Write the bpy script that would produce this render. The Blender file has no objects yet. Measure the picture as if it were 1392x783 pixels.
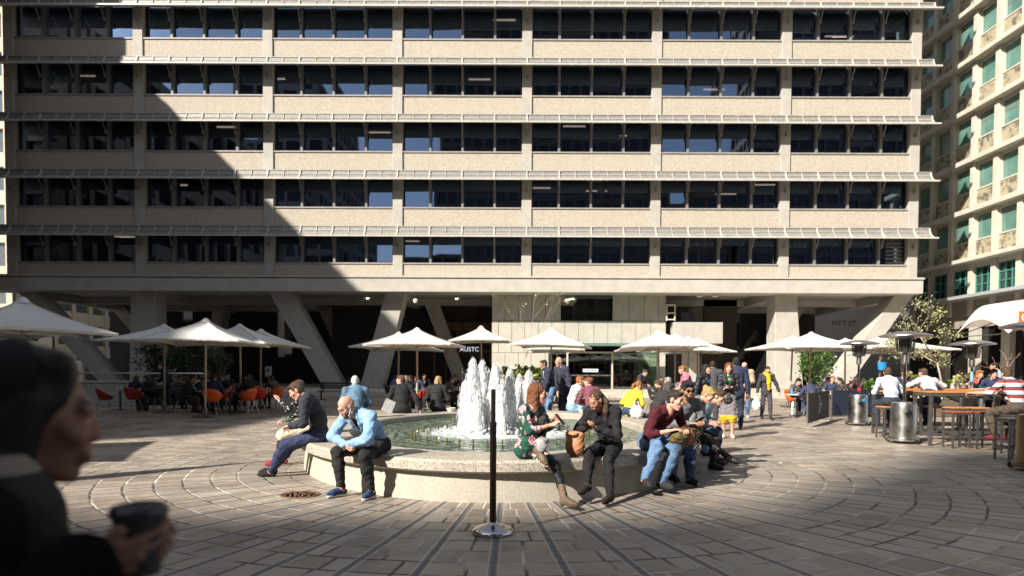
import bpy, math, random
import numpy as np
from mathutils import Vector, Matrix
random.seed(7); rng = np.random.default_rng(7)
scene = bpy.context.scene
COL = scene.collection
R = math.radians
# ------------------------------------------------------------------ camera
CH = 1.48; FPX = 910.0; PIT = R(1.7); ROL = R(0.23); PX0, PY0 = 696.0, 531.0
_r = Vector((1, 0, 0)); _f = Vector((0, math.cos(PIT), -math.sin(PIT))); _u = Vector((0, math.sin(PIT), math.cos(PIT)))
CR = _r*math.cos(ROL) + _u*math.sin(ROL); CU = -_r*math.sin(ROL) + _u*math.cos(ROL); CF = _f
CPOS = Vector((0, 0, CH))
cd = bpy.data.cameras.new('camera'); cam = bpy.data.objects.new('camera', cd); COL.objects.link(cam)
M = Matrix.Identity(4)
for i in range(3):
    M[i][0] = CR[i]; M[i][1] = CU[i]; M[i][2] = -CF[i]; M[i][3] = CPOS[i]
cam.matrix_world = M
cd.sensor_width = 36; cd.lens = 36*FPX/1392; cd.shift_y = (PY0-391.5)/1392
cd.clip_start = 0.05; cd.clip_end = 1000
cd.dof.use_dof = True; cd.dof.focus_distance = 9.5; cd.dof.aperture_fstop = 2.0
scene.camera = cam
def ray(px, py):
    return CF + CR*((px-PX0)/FPX) + CU*((PY0-py)/FPX)
def at(px, py, Y):
    d = ray(px, py); return CPOS + d*(Y/d.y)
def gp(px, py, z=0.0):
    d = ray(px, py); return CPOS + d*((z-CH)/d.z)
def xat(px, Y):
    return at(px, 510, Y).x
# ------------------------------------------------------------------ materials
class NT:
    def __init__(s, m):
        s.m = m; m.use_nodes = True; s.t = m.node_tree; s.n = s.t.nodes; s.l = s.t.links
        s.b = s.n['Principled BSDF']; s.o = s.n['Material Output']
    def new(s, typ, **kw):
        n = s.n.new(typ)
        for k, v in kw.items(): setattr(n, k, v)
        return n
    def put(s, sock, v):
        if isinstance(v, bpy.types.NodeSocket): s.l.new(v, sock)
        else: sock.default_value = v
    def math(s, op, a, b=None, c=None, clamp=False):
        n = s.new('ShaderNodeMath', operation=op); n.use_clamp = clamp
        s.put(n.inputs[0], a)
        if b is not None: s.put(n.inputs[1], b)
        if c is not None: s.put(n.inputs[2], c)
        return n.outputs[0]
    def mix(s, f, a, b):
        n = s.new('ShaderNodeMix', data_type='RGBA')
        s.put(n.inputs[0], f); s.put(n.inputs[6], a if not isinstance(a, tuple) else c4(a)); s.put(n.inputs[7], b if not isinstance(b, tuple) else c4(b))
        return n.outputs[2]
    def coord(s, kind='Object'):
        return s.new('ShaderNodeTexCoord').outputs[kind]
    def noise(s, scale, vec=None, detail=3.0, rough=0.55):
        n = s.new('ShaderNodeTexNoise'); n.inputs['Scale'].default_value = scale
        n.inputs['Detail'].default_value = detail; n.inputs['Roughness'].default_value = rough
        if vec is not None: s.l.new(vec, n.inputs['Vector'])
        return n.outputs[0]
    def voro(s, scale, vec=None, feature='F1', out=0):
        n = s.new('ShaderNodeTexVoronoi', feature=feature); n.inputs['Scale'].default_value = scale
        if vec is not None: s.l.new(vec, n.inputs['Vector'])
        return n.outputs[out]
    def ramp(s, f, lo, hi, a=0.0, b=1.0):
        n = s.new('ShaderNodeMapRange'); s.put(n.inputs[0], f)
        n.inputs[1].default_value = lo; n.inputs[2].default_value = hi; n.inputs[3].default_value = a; n.inputs[4].default_value = b
        return n.outputs[0]
    def white(s, vec):
        n = s.new('ShaderNodeTexWhiteNoise', noise_dimensions='3D'); s.l.new(vec, n.inputs['Vector']); return n.outputs[0]
    def comb(s, x, y, z=0.0):
        n = s.new('ShaderNodeCombineXYZ'); s.put(n.inputs[0], x); s.put(n.inputs[1], y); s.put(n.inputs[2], z); return n.outputs[0]
    def sep(s, v):
        n = s.new('ShaderNodeSeparateXYZ'); s.l.new(v, n.inputs[0]); return n.outputs
    def bump(s, h, strength=0.3, dist=0.01):
        n = s.new('ShaderNodeBump'); n.inputs['Strength'].default_value = strength; n.inputs['Distance'].default_value = dist
        s.l.new(h, n.inputs['Height']); s.l.new(n.outputs[0], s.b.inputs['Normal']); return n
    def base(s, v, rough=None, metal=None, spec=None):
        s.put(s.b.inputs['Base Color'], v if not isinstance(v, tuple) else c4(v))
        if rough is not None: s.put(s.b.inputs['Roughness'], rough)
        if metal is not None: s.b.inputs['Metallic'].default_value = metal
        if spec is not None: s.b.inputs['Specular IOR Level'].default_value = spec
def c4(c): return (c[0], c[1], c[2], 1.0)
def mul(c, k): return tuple(min(1, x*k) for x in c[:3])
_mc = {}
def simple(name, col, rough=0.6, metal=0.0, var=0.15, scale=6.0, bump=0.0, bscale=60.0, spec=0.5):
    key = (name, tuple(col), rough, metal)
    if key in _mc: return _mc[key]
    m = bpy.data.materials.new(name); t = NT(m); v = t.coord()
    f = t.noise(scale, v, 4)
    t.base(t.mix(t.ramp(f, .3, .7), mul(col, 1-var), mul(col, 1+var)), None, metal, spec)
    t.put(t.b.inputs['Roughness'], t.ramp(t.noise(scale*2.3, v, 3), .3, .7, max(0, rough-.08), min(1, rough+.08)))
    if bump: t.bump(t.noise(bscale, v, 3), bump, .01)
    _mc[key] = m; return m
def cloth(col, kind='plain', col2=(.8, .8, .8)):
    key = ('cloth', tuple(col), kind, tuple(col2))
    if key in _mc: return _mc[key]
    m = bpy.data.materials.new('cloth_'+kind); t = NT(m); v = t.coord()
    n = t.noise(11, v, 5, .65); c = t.mix(t.ramp(n, .3, .7), mul(col, .72), mul(col, 1.25)); rough = .85
    if kind == 'denim':
        n2 = t.noise(5, v, 2); c = t.mix(t.ramp(n2, .35, .75), mul(col, .55), mul(col, 1.7))
    elif kind == 'dots':
        d = t.voro(26, v); c = t.mix(t.ramp(d, .26, .34), col2, c)
    elif kind == 'tweed':
        w = t.noise(70, v, 3, .8); c = t.mix(t.ramp(w, .38, .62), mul(col, .35), mul(col, 1.7))
    elif kind == 'knit':
        w = t.noise(45, v, 4, .8); c = t.mix(t.ramp(w, .35, .65), mul(col, .6), mul(col, 1.45))
    elif kind == 'stripe':
        z = t.sep(v)[2]; f = t.math('FRACT', t.math('MULTIPLY', z, 7.2))
        a = t.mix(t.ramp(f, .30, .34), (.62, .60, .56), (.30, .035, .03)); b = t.mix(t.ramp(f, .62, .66), a, (.06, .07, .16)); c = t.mix(t.ramp(f, .80, .84), b, (.60, .58, .55))
    elif kind == 'floral':
        nv = t.new('ShaderNodeTexNoise'); nv.inputs['Scale'].default_value = 18; t.l.new(v, nv.inputs['Vector'])
        mx = t.new('ShaderNodeMix', data_type='RGBA'); mx.inputs[0].default_value = .06; t.l.new(v, mx.inputs[6]); t.l.new(nv.outputs[1], mx.inputs[7])
        d = t.voro(9.0, mx.outputs[2]); pet = t.noise(42, v, 2)
        flower = t.mix(t.ramp(pet, .42, .58), (.75, .62, .60), (.32, .05, .10))
        c = t.mix(t.ramp(d, .45, .50), flower, c); d2 = t.voro(24, v); c = t.mix(t.math('MULTIPLY', t.ramp(d2, .10, .14, 1, 0), t.ramp(d, .38, .42)), c, (.68, .55, .5))
    elif kind == 'hem':
        z = t.sep(v)[2]; c = t.mix(t.ramp(z, .515, .525), (.62, .38, .03), c)
    elif kind == 'check':
        x, y, z = t.sep(v); f = t.math('MULTIPLY', t.math('GREATER_THAN', t.math('FRACT', t.math('MULTIPLY', t.math('ADD', x, y), 8.0)), .6), t.math('GREATER_THAN', t.math('FRACT', t.math('MULTIPLY', z, 14.0)), .62)); c = t.mix(f, c, col2)
    elif kind == 'leather': rough = .32
    elif kind == 'matte': rough = .95
    elif kind == 'tights': rough = .5
    t.base(c, rough, 0, .35 if kind != 'matte' else .05)
    t.b.inputs['Sheen Weight'].default_value = 0.0
    t.bump(t.math('ADD', t.noise(16, v, 5, .62), t.math('MULTIPLY', t.noise(120, v, 2), .12)), .6 if kind != 'leather' else .7, .035)
    _mc[key] = m; return m
def skin(col):
    key = ('skin', col)
    if key in _mc: return _mc[key]
    m = bpy.data.materials.new('skin'); t = NT(m); v = t.coord()
    c = t.mix(t.ramp(t.noise(14, v, 3), .35, .65), mul(col, .86), (min(1, col[0]*1.12), col[1]*1.02, col[2]*1.0))
    t.base(c, .5, 0, .4); t.b.inputs['Subsurface Weight'].default_value = .08
    t.b.inputs['Subsurface Radius'].default_value = (.02, .008, .005); t.b.inputs['Subsurface Scale'].default_value = .5
    t.bump(t.noise(160, v, 2), .06, .004)
    _mc[key] = m; return m
def hairmat(col, fine=1.0):
    key = ('hair', col, fine)
    if key in _mc: return _mc[key]
    m = bpy.data.materials.new('hair'); t = NT(m); v = t.coord()
    x, y, z = t.sep(v); sv = t.comb(t.math('MULTIPLY', x, 9.0), t.math('MULTIPLY', y, 9.0), t.math('MULTIPLY', z, 1.6))
    n = t.noise(14*fine, sv, 4, .7); t.base(t.mix(t.ramp(n, .32, .68), mul(col, .45), mul(col, 1.6)), .46, 0, .5 if fine == 1 else .18); t.bump(n, .8/fine**.4, .02/fine)
    _mc[key] = m; return m
def emit(name, col, st):
    m = bpy.data.materials.new(name); t = NT(m); t.base((.8, .8, .8), .5)
    t.b.inputs['Emission Color'].default_value = c4(col); t.b.inputs['Emission Strength'].default_value = st; return m
def glass(name, tint, refl=.12, rough=.02, gcol=(.9, .92, .95)):
    m = bpy.data.materials.new(name); t = NT(m)
    tr = t.new('ShaderNodeBsdfTransparent'); tr.inputs[0].default_value = c4(tint)
    gl = t.new('ShaderNodeBsdfGlossy'); gl.inputs['Roughness'].default_value = rough; gl.inputs['Color'].default_value = c4(gcol)
    fr = t.new('ShaderNodeFresnel'); fr.inputs[0].default_value = 1.6
    f = t.math('ADD', fr.outputs[0], refl-.05, clamp=True)
    mx = t.new('ShaderNodeMixShader'); t.l.new(f, mx.inputs[0]); t.l.new(tr.outputs[0], mx.inputs[1]); t.l.new(gl.outputs[0], mx.inputs[2]); t.l.new(mx.outputs[0], t.o.inputs[0])
    bp = t.new('ShaderNodeBump'); bp.inputs['Strength'].default_value = .04; bp.inputs['Distance'].default_value = .03; t.l.new(t.noise(.9, t.coord(), 1), bp.inputs['Height']); t.l.new(bp.outputs[0], gl.inputs['Normal'])
    return m
# ------------------------------------------------------------------ mesh builder
def link(name, me, parent=None):
    o = bpy.data.objects.new(name, me); COL.objects.link(o)
    if parent is not None: o.parent = parent
    return o
def tag(o, label=None, cat=None, group=None, kind=None):
    if label: o['label'] = label
    if cat: o['category'] = cat
    if group: o['group'] = group
    if kind: o['kind'] = kind
    return o
def thing(name, label, cat, loc=(0, 0, 0), rz=0.0, group=None):
    o = link(name, None); o.location = loc; o.rotation_euler = (0, 0, rz); o.empty_display_size = .2
    return tag(o, label, cat, group)
def copy_tree(o, parent=None):
    c = o.copy(); COL.objects.link(c)
    if parent is not None: c.parent = parent
    for ch in list(o.children): copy_tree(ch, c)
    return c
def raw(name, V, F, mats, mi=None, parent=None, smooth=True, sharp=None):
    """V (n,3) array, F (m,4) quads array"""
    me = bpy.data.meshes.new(name); V = np.asarray(V, np.float32); F = np.asarray(F, np.int32)
    k = F.shape[1]
    me.vertices.add(len(V)); me.vertices.foreach_set('co', V.ravel())
    me.loops.add(F.size); me.loops.foreach_set('vertex_index', F.ravel())
    me.polygons.add(len(F)); me.polygons.foreach_set('loop_start', np.arange(0, F.size, k, dtype=np.int32))
    if mi is not None: me.polygons.foreach_set('material_index', np.asarray(mi, np.int32))
    me.polygons.foreach_set('use_smooth', np.full(len(F), smooth))
    me.update(calc_edges=True); me.validate()
    for m in (mats if isinstance(mats, (list, tuple)) else [mats]): me.materials.append(m)
    if sharp: me.set_sharp_from_angle(angle=R(sharp))
    return link(name, me, parent)
class MB:
    def __init__(s): s.v = []; s.f = []; s.m = []
    def add(s, vs, fs, mi=0):
        b = len(s.v); s.v += [tuple(v) for v in vs]; s.f += [tuple(b+i for i in f) for f in fs]; s.m += [mi]*len(fs); return s
    def box(s, x0, x1, y0, y1, z0, z1, mi=0):
        return s.add([(x0, y0, z0), (x1, y0, z0), (x1, y1, z0), (x0, y1, z0), (x0, y0, z1), (x1, y0, z1), (x1, y1, z1), (x0, y1, z1)],
                     [(0, 3, 2, 1), (4, 5, 6, 7), (0, 1, 5, 4), (1, 2, 6, 5), (2, 3, 7, 6), (3, 0, 4, 7)], mi)
    def hexa(s, bot, top, mi=0):
        return s.add(list(bot)+list(top), [(3, 2, 1, 0), (4, 5, 6, 7), (0, 1, 5, 4), (1, 2, 6, 5), (2, 3, 7, 6), (3, 0, 4, 7)], mi)
    def bar(s, p, q, w, h, mi=0, up=(0, 0, 1)):
        p = Vector(p); q = Vector(q); d = (q-p).normalized(); u = Vector(up)
        if abs(d.dot(u)) > .98: u = Vector((0, 1, 0))
        x = d.cross(u).normalized()*(w/2); y = x.cross(d).normalized()*(h/2)
        return s.hexa([p-x-y, p+x-y, p+x+y, p-x+y], [q-x-y, q+x-y, q+x+y, q-x+y], mi)
    def tube(s, pts, r, n=8, mi=0, cap=True):
        pts = [Vector(p) for p in pts]; rs = r if isinstance(r, (list, tuple)) else [r]*len(pts); vs = []; fs = []
        x = None
        for i, p in enumerate(pts):
            d = (pts[min(i+1, len(pts)-1)]-pts[max(i-1, 0)]).normalized()
            if x is None:
                u = Vector((0, 0, 1)) if abs(d.z) < .9 else Vector((1, 0, 0)); x = d.cross(u).normalized()
            else: x = (x-d*x.dot(d)).normalized()
            y = d.cross(x)
            for k in range(n):
                a = 2*math.pi*k/n; vs.append(p+(x*math.cos(a)+y*math.sin(a))*rs[i])
        for i in range(len(pts)-1):
            for k in range(n): fs.append((i*n+k, i*n+(k+1) % n, (i+1)*n+(k+1) % n, (i+1)*n+k))
        if cap: fs += [tuple(range(n-1, -1, -1)), tuple((len(pts)-1)*n+k for k in range(n))]
        return s.add(vs, fs, mi)
    def lathe(s, prof, n=24, c=(0, 0, 0), sx=1.0, sy=1.0, mi=0, closed=False):
        vs = []; fs = []; m = len(prof)
        for k in range(n):
            a = 2*math.pi*k/n
            for r, z in prof: vs.append((c[0]+r*math.cos(a)*sx, c[1]+r*math.sin(a)*sy, c[2]+z))
        for k in range(n):
            k2 = (k+1) % n
            for i in range(m if closed else m-1):
                j = (i+1) % m; fs.append((k*m+i, k2*m+i, k2*m+j, k*m+j))
        if not closed:
            if prof[0][0] > 1e-4: fs.append(tuple(k*m for k in range(n-1, -1, -1)))
            if prof[-1][0] > 1e-4: fs.append(tuple(k*m+m-1 for k in range(n)))
        return s.add(vs, fs, mi)
    def prism(s, pts, y0, y1, mi=0):
        n = len(pts); vs = [(x, y0, z) for x, z in pts]+[(x, y1, z) for x, z in pts]
        return s.add(vs, [tuple(range(n)), tuple(range(2*n-1, n-1, -1))]+[(i, n+i, n+(i+1) % n, (i+1) % n) for i in range(n)], mi)
    def build(s, name, mats, parent=None, smooth=False, sharp=35, bevel=0.0):
        me = bpy.data.meshes.new(name); me.from_pydata(s.v, [], s.f)
        for m in (mats if isinstance(mats, (list, tuple)) else [mats]): me.materials.append(m)
        me.polygons.foreach_set('material_index', np.asarray(s.m, np.int32))
        import bmesh
        bm = bmesh.new(); bm.from_mesh(me); bmesh.ops.recalc_face_normals(bm, faces=bm.faces)
        if bevel: bmesh.ops.bevel(bm, geom=list(bm.edges), offset=bevel, segments=1, affect='EDGES', profile=.5, clamp_overlap=True)
        bm.to_mesh(me); bm.free()
        if smooth:
            me.polygons.foreach_set('use_smooth', [True]*len(me.polygons)); me.set_sharp_from_angle(angle=R(sharp))
        me.update(); return link(name, me, parent)
def text_mesh(txt, size, extrude=.004):
    cu = bpy.data.curves.new('t', 'FONT'); cu.body = txt; cu.size = size; cu.extrude = extrude; cu.align_x = 'CENTER'; cu.align_y = 'CENTER'
    o = bpy.data.objects.new('t', cu); COL.objects.link(o); dg = bpy.context.evaluated_depsgraph_get()
    me = bpy.data.meshes.new_from_object(o.evaluated_get(dg)); bpy.data.objects.remove(o); return me
def text(name, txt, size, mat, loc, rot, parent=None):
    me = text_mesh(txt, size); me.materials.clear(); me.materials.append(mat); o = link(name, me, parent); o.location = loc; o.rotation_euler = rot; return o
# ------------------------------------------------------------------ world, sun
AZ, EL = R(46), R(34.5)       # light travels towards (sin az, cos az)
w = bpy.data.worlds.new('World'); scene.world = w; w.use_nodes = True
sk = w.node_tree.nodes.new('ShaderNodeTexSky'); sk.sky_type = 'NISHITA'; sk.sun_disc = False
sk.sun_elevation = EL; sk.sun_rotation = AZ+math.pi; sk.air_density = 1.0; sk.dust_density = .6; sk.ozone_density = 1.5
bg = w.node_tree.nodes['Background']; bg.inputs[1].default_value = .085
hs_ = w.node_tree.nodes.new('ShaderNodeHueSaturation'); hs_.inputs['Saturation'].default_value = .55
w.node_tree.links.new(sk.outputs[0], hs_.inputs['Color']); w.node_tree.links.new(hs_.outputs[0], bg.inputs[0])
sd = bpy.data.lights.new('sun', 'SUN'); sd.energy = 5.0; sd.angle = R(.8); sd.color = (1.0, .93, .82)
sun = link('sun', sd); sun.rotation_euler = Vector((math.sin(AZ)*math.cos(EL), math.cos(AZ)*math.cos(EL), -math.sin(EL))).to_track_quat('-Z', 'Y').to_euler()
sun.location = (-60, -60, 80)
scene.view_settings.view_transform = 'Standard'; scene.view_settings.look = 'None'; scene.view_settings.gamma = 1; scene.view_settings.exposure = .90
scene.render.engine = 'CYCLES'
cy = scene.cycles; cy.max_bounces = 6; cy.diffuse_bounces = 3; cy.glossy_bounces = 3; cy.transparent_max_bounces = 12; cy.transmission_bounces = 4
cy.use_denoising = True; cy.caustics_reflective = False; cy.caustics_refractive = False; cy.sample_clamp_indirect = 6
# ------------------------------------------------------------------ setting materials
PC = (-.1, 10.8)
def m_paving():
    m = bpy.data.materials.new('stone_paving'); t = NT(m); x, y, z = t.sep(t.coord())
    dx = t.math('SUBTRACT', x, PC[0]); dy = t.math('SUBTRACT', y, PC[1])
    r = t.math('SQRT', t.math('ADD', t.math('MULTIPLY', dx, dx), t.math('MULTIPLY', dy, dy)))
    th = t.math('ARCTAN2', dx, t.math('MULTIPLY', dy, -1.0))
    # slight waviness of hand-laid joints
    wob = t.math('MULTIPLY', t.math('SUBTRACT', t.noise(3.2, t.coord(), 2), .5), .045)
    u = t.math('ADD', t.math('MULTIPLY', th, 68/(2*math.pi)), 200.07)
    far = t.math('GREATER_THAN', r, 9.2)
    u2 = t.math('MULTIPLY', u, t.math('ADD', 1.0, far))
    segw = t.math('DIVIDE', t.math('MULTIPLY', r, 2*math.pi/68), t.math('ADD', 1.0, far))
    si = t.math('FLOOR', u2); fu = t.math('SUBTRACT', u2, si)
    rr = t.math('ADD', r, wob)
    rj = t.math('DIVIDE', rr, .335); ri = t.math('FLOOR', rj); fr = t.math('SUBTRACT', rj, ri)
    h = t.white(t.comb(si, ri, 1.0)); j = t.math('ADD', .30, t.math('MULTIPLY', h, .40))
    side = t.math('GREATER_THAN', fu, j)
    dj = t.math('MULTIPLY', t.math('ABSOLUTE', t.math('SUBTRACT', fu, t.math('ADD', j, wob))), segw)
    de = t.math('MULTIPLY', t.math('MINIMUM', fu, t.math('SUBTRACT', 1.0, fu)), segw)          # to radial line
    dr = t.math('MULTIPLY', t.math('MINIMUM', fr, t.math('SUBTRACT', 1.0, fr)), .335)
    hs = t.white(t.comb(si, ri, side)); hs2 = t.white(t.comb(si, ri, t.math('ADD', side, 5.0)))
    jn = t.math('MINIMUM', t.math('MINIMUM', dj, dr), t.math('ADD', t.math('SUBTRACT', de, .0), t.math('MULTIPLY', far, .0)))
    jw = t.math('ADD', .007, t.math('MULTIPLY', t.noise(9, t.coord(), 2), .010))
    joint = t.ramp(t.math('SUBTRACT', jn, jw), -.004, .006, 1, 0)
    near = t.math('MULTIPLY', t.math('SUBTRACT', 1.0, far), t.ramp(r, 7.6, 9.0, 1, 0))
    strip = t.math('MULTIPLY', t.ramp(de, .028, .033, 1, 0), near)
    mort = t.math('MULTIPLY', t.ramp(t.math('ABSOLUTE', t.math('SUBTRACT', de, .039)), .004, .010, 1, 0), near)
    fine = t.noise(38, t.coord(), 5, .7); big = t.noise(.8, t.coord(), 3); mid = t.noise(6, t.coord(), 4, .65)
    stone = t.mix(hs, (.265, .212, .172), (.47, .405, .335))
    stone = t.mix(t.math('MULTIPLY', t.math('GREATER_THAN', hs2, .72), .65), stone, (.42, .31, .21))
    stone = t.mix(t.math('MULTIPLY', t.math('LESS_THAN', hs2, .16), .75), stone, (.19, .15, .125))
    stone = t.mix(t.ramp(mid, .32, .62, .55, 0), stone, (.19, .155, .13)); stone = t.mix(t.ramp(fine, .35, .7, .42, 0), stone, (.22, .18, .15))
    stone = t.mix(t.ramp(big, .4, .7, 0, .35), stone, (.60, .54, .46))
    jc = t.mix(t.ramp(t.noise(.9, t.coord(), 3), .45, .60), (.075, .065, .055), (.62, .56, .48))
    c = t.mix(joint, stone, jc); c = t.mix(mort, c, (.46, .41, .34)); c = t.mix(strip, c, (.15, .15, .15))
    gum = t.math('MULTIPLY', t.ramp(t.voro(2.2, t.coord()), .022, .030, 1, 0), t.math('GREATER_THAN', t.sep(t.voro(2.2, t.coord(), out=1))[0], .45)); c = t.mix(t.math('MULTIPLY', gum, .7), c, (.13, .11, .10))
    stn_ = t.math('MULTIPLY', t.ramp(t.noise(1.3, t.coord(), 6, .7), .56, .70), .45); c = t.mix(stn_, c, (.20, .165, .135))
    st = t.ramp(t.voro(7, t.coord()), .0, .05, .55, 0); c = t.mix(t.math('MULTIPLY', st, t.ramp(big, .5, .55)), c, (.10, .09, .08))
    t.base(c); t.put(t.b.inputs['Roughness'], t.math('ADD', t.math('MULTIPLY', t.ramp(mid, .3, .7), .22), t.math('MULTIPLY', hs, .10)))
    t.put(t.b.inputs['Roughness'], t.math('ADD', .36, t.math('ADD', t.math('MULTIPLY', t.ramp(mid, .3, .7), .26), t.math('MULTIPLY', joint, .3))))
    hgt = t.math('ADD', t.math('MULTIPLY', t.ramp(jn, .0, .022), .9), t.math('ADD', t.math('MULTIPLY', mid, .5), t.math('MULTIPLY', fine, .25)))
    t.bump(hgt, .55, .02)
    return m
def m_aggregate(name='pebble_aggregate', c1=(.545, .495, .415), c2=(.385, .335, .275), scale=24.0):
    m = bpy.data.materials.new(name); t = NT(m); v = t.coord()
    d = t.voro(scale, v); cid = t.voro(scale, v, out=1); k = t.sep(cid)[0]
    c = t.mix(t.ramp(k, .1, .9), mul(c1, .72), mul(c1, 1.22)); c = t.mix(t.ramp(d, .30, .62), c, c2)
    x, y, z = t.sep(v); sv = t.comb(t.math('MULTIPLY', x, 3.0), y, t.math('MULTIPLY', z, .3)); c = t.mix(t.ramp(t.noise(1.2, sv, 5, .7), .52, .75, 0, .38), c, mul(c1, .62)); c = t.mix(t.ramp(t.noise(.35, v, 3), .4, .65, 0, .22), c, mul(c1, .78)); t.base(c, .85); t.bump(d, -.5, .03); return m
def m_concrete(name, col, streak=.25):
    m = bpy.data.materials.new(name); t = NT(m); v = t.coord(); x, y, z = t.sep(v)
    sv = t.comb(t.math('MULTIPLY', x, 2.0), t.math('MULTIPLY', y, 2.0), t.math('MULTIPLY', z, .25))
    c = t.mix(t.ramp(t.noise(1.6, v, 5), .35, .7), mul(col, .9), mul(col, 1.08)); c = t.mix(t.ramp(t.noise(2.2, sv, 4, .7), .52, .8, 0, streak), c, mul(col, .6))
    c = t.mix(t.ramp(t.noise(45, v, 3), .6, .75, 0, .22), c, mul(col, .6)); t.base(c, .8); t.bump(t.noise(30, v, 4), .12, .01); return m
def m_terrazzo():
    m = bpy.data.materials.new('exposed_aggregate'); t = NT(m); v = t.coord()
    d = t.voro(75, v); k = t.sep(t.voro(75, v, out=1))[0]
    c = t.mix(t.ramp(k, .25, .35), (.13, .12, .10), (.47, .42, .35)); c = t.mix(t.math('GREATER_THAN', k, .72), c, (.60, .56, .48)); c = t.mix(t.ramp(d, .4, .6), c, (.38, .34, .28))
    c = t.mix(t.ramp(t.noise(2.0, v, 5), .5, .72, 0, .5), c, (.22, .20, .16)); t.base(c, .6); t.bump(t.noise(75, v, 2), .3, .006); return m
PAV = m_paving(); AGG = m_aggregate(); CONC = m_concrete('pale_concrete', (.52, .49, .44)); CONC2 = m_concrete('grey_concrete', (.435, .412, .372), .35)
TERR = m_terrazzo(); FASC = m_concrete('fascia_concrete', (.455, .43, .385), .12)
BASIN = m_aggregate('fine_aggregate_wall', (.47, .44, .375), (.40, .37, .31), 90.0)
METAL = simple('light_metal', (.62, .60, .56), .4, .0, .06); STEEL = simple('brushed_steel', (.52, .51, .49), .30, 1.0, .03, 2); DKMETAL = simple('dark_metal', (.035, .034, .035), .38, .3)
GREYMET = simple('grey_steel', (.22, .21, .20), .4, .8); BLACK = simple('black_paint', (.012, .012, .013), .45)
TEAL = simple('teal_frame', (.05, .22, .18), .5); LIME = m_concrete('limestone', (.55, .51, .43), .25)
# ------------------------------------------------------------------ ground
g = MB().box(-250, 250, -150, 300, -.4, 0).build('plaza_paving', PAV); tag(g, kind='structure')
m_lp = m_concrete('light_paving', (.50, .46, .39), .2)
tr = MB(); tr.box(-60, 60, 36.4, 75, .004, .15).box(-60, 60, 36.9, 75, .15, .30); tag(tr.build('terrace', m_lp, bevel=.012), kind='structure')
# ------------------------------------------------------------------ plaza building
YF = 43.7; BAY = 8.34; XC = [-7.44+BAY*(k-3) for k in range(8)]; S0 = 8.46; FL = 3.583; NF = 8; HB = 39.0
B = thing('plaza_building', 'long beige office block on slanted concrete legs with rows of dark windows and slatted sunshades', 'building', (0, YF, 0))
def loc(mb, name, mats, parent=B, **k):
    return mb.build(name, mats, parent, **k)
rel = lambda y: y-YF
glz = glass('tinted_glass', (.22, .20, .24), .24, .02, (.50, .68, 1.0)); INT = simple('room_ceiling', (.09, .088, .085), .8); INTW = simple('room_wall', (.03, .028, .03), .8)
DKFR = simple('dark_bronze_frame', (.025, .022, .022), .45); SILLM = simple('grey_sill', (.30, .29, .28), .5); MULL = simple('mullion_paint', (.22, .215, .21), .45)
CW = .64
XL, XR = XC[0]-.45, XC[7]+.40
for k in range(8):      # full-height column strips above the fascia
    x = XC[k]; loc(MB().box(x-CW/2, x+CW/2, -.10, .5, 7.55, HB), 'column', CONC2, bevel=.02)
for f in range(NF):
    s = S0+FL*f
    zb = s-1.25 if f else 7.50
    for b in range(7):
        x0, x1 = XC[b]+CW/2+.012, XC[b+1]-CW/2-.012
        loc(MB().box(x0, x1, 0, .22, zb, s-.09), 'spandrel_panel', AGG)
        # window: four panes, sill, mullions
        wm = MB(); xs = [x0, XC[b]+BAY/4, XC[b]+BAY/2, XC[b]+3*BAY/4, x1]; top = s+FL-1.27
        for p in range(4):
            a = rng.normal(0, .012); e = rng.normal(0, .010); w_ = xs[p+1]-xs[p]; h_ = top-s
            wm.add([(xs[p], .38-a*w_/2, s), (xs[p+1], .38+a*w_/2, s), (xs[p+1], .38+a*w_/2+e*h_, top), (xs[p], .38-a*w_/2+e*h_, top)], [(0, 1, 2, 3)])
        wo = loc(wm, 'window', glz)
        fm = MB()
        for p in (1, 2, 3): fm.box(xs[p]-.075, xs[p]+.075, .10, .50, s+.002, top)
        loc(fm, 'mullion', MULL, wo)
        fr = MB(); fr.box(x0, x0+.07, .26, .5, s+.002, top).box(x1-.07, x1, .26, .5, s+.002, top).box(x0+.07, x1-.07, .26, .5, s+1.0, s+1.03) if False else fr.box(x0, x0+.07, .26, .5, s+.002, top).box(x1-.07, x1, .26, .5, s+.002, top).box(x0+.072, x1-.072, .27, .5, s+.002, s+.07).box(x0+.072, x1-.072, .27, .5, top-.1, top)
        loc(fr, 'frame', DKFR, wo)
        loc(MB().box(x0-.02, x1+.02, -.06, .26, s-.088, s), 'sill', SILLM, wo)
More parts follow.
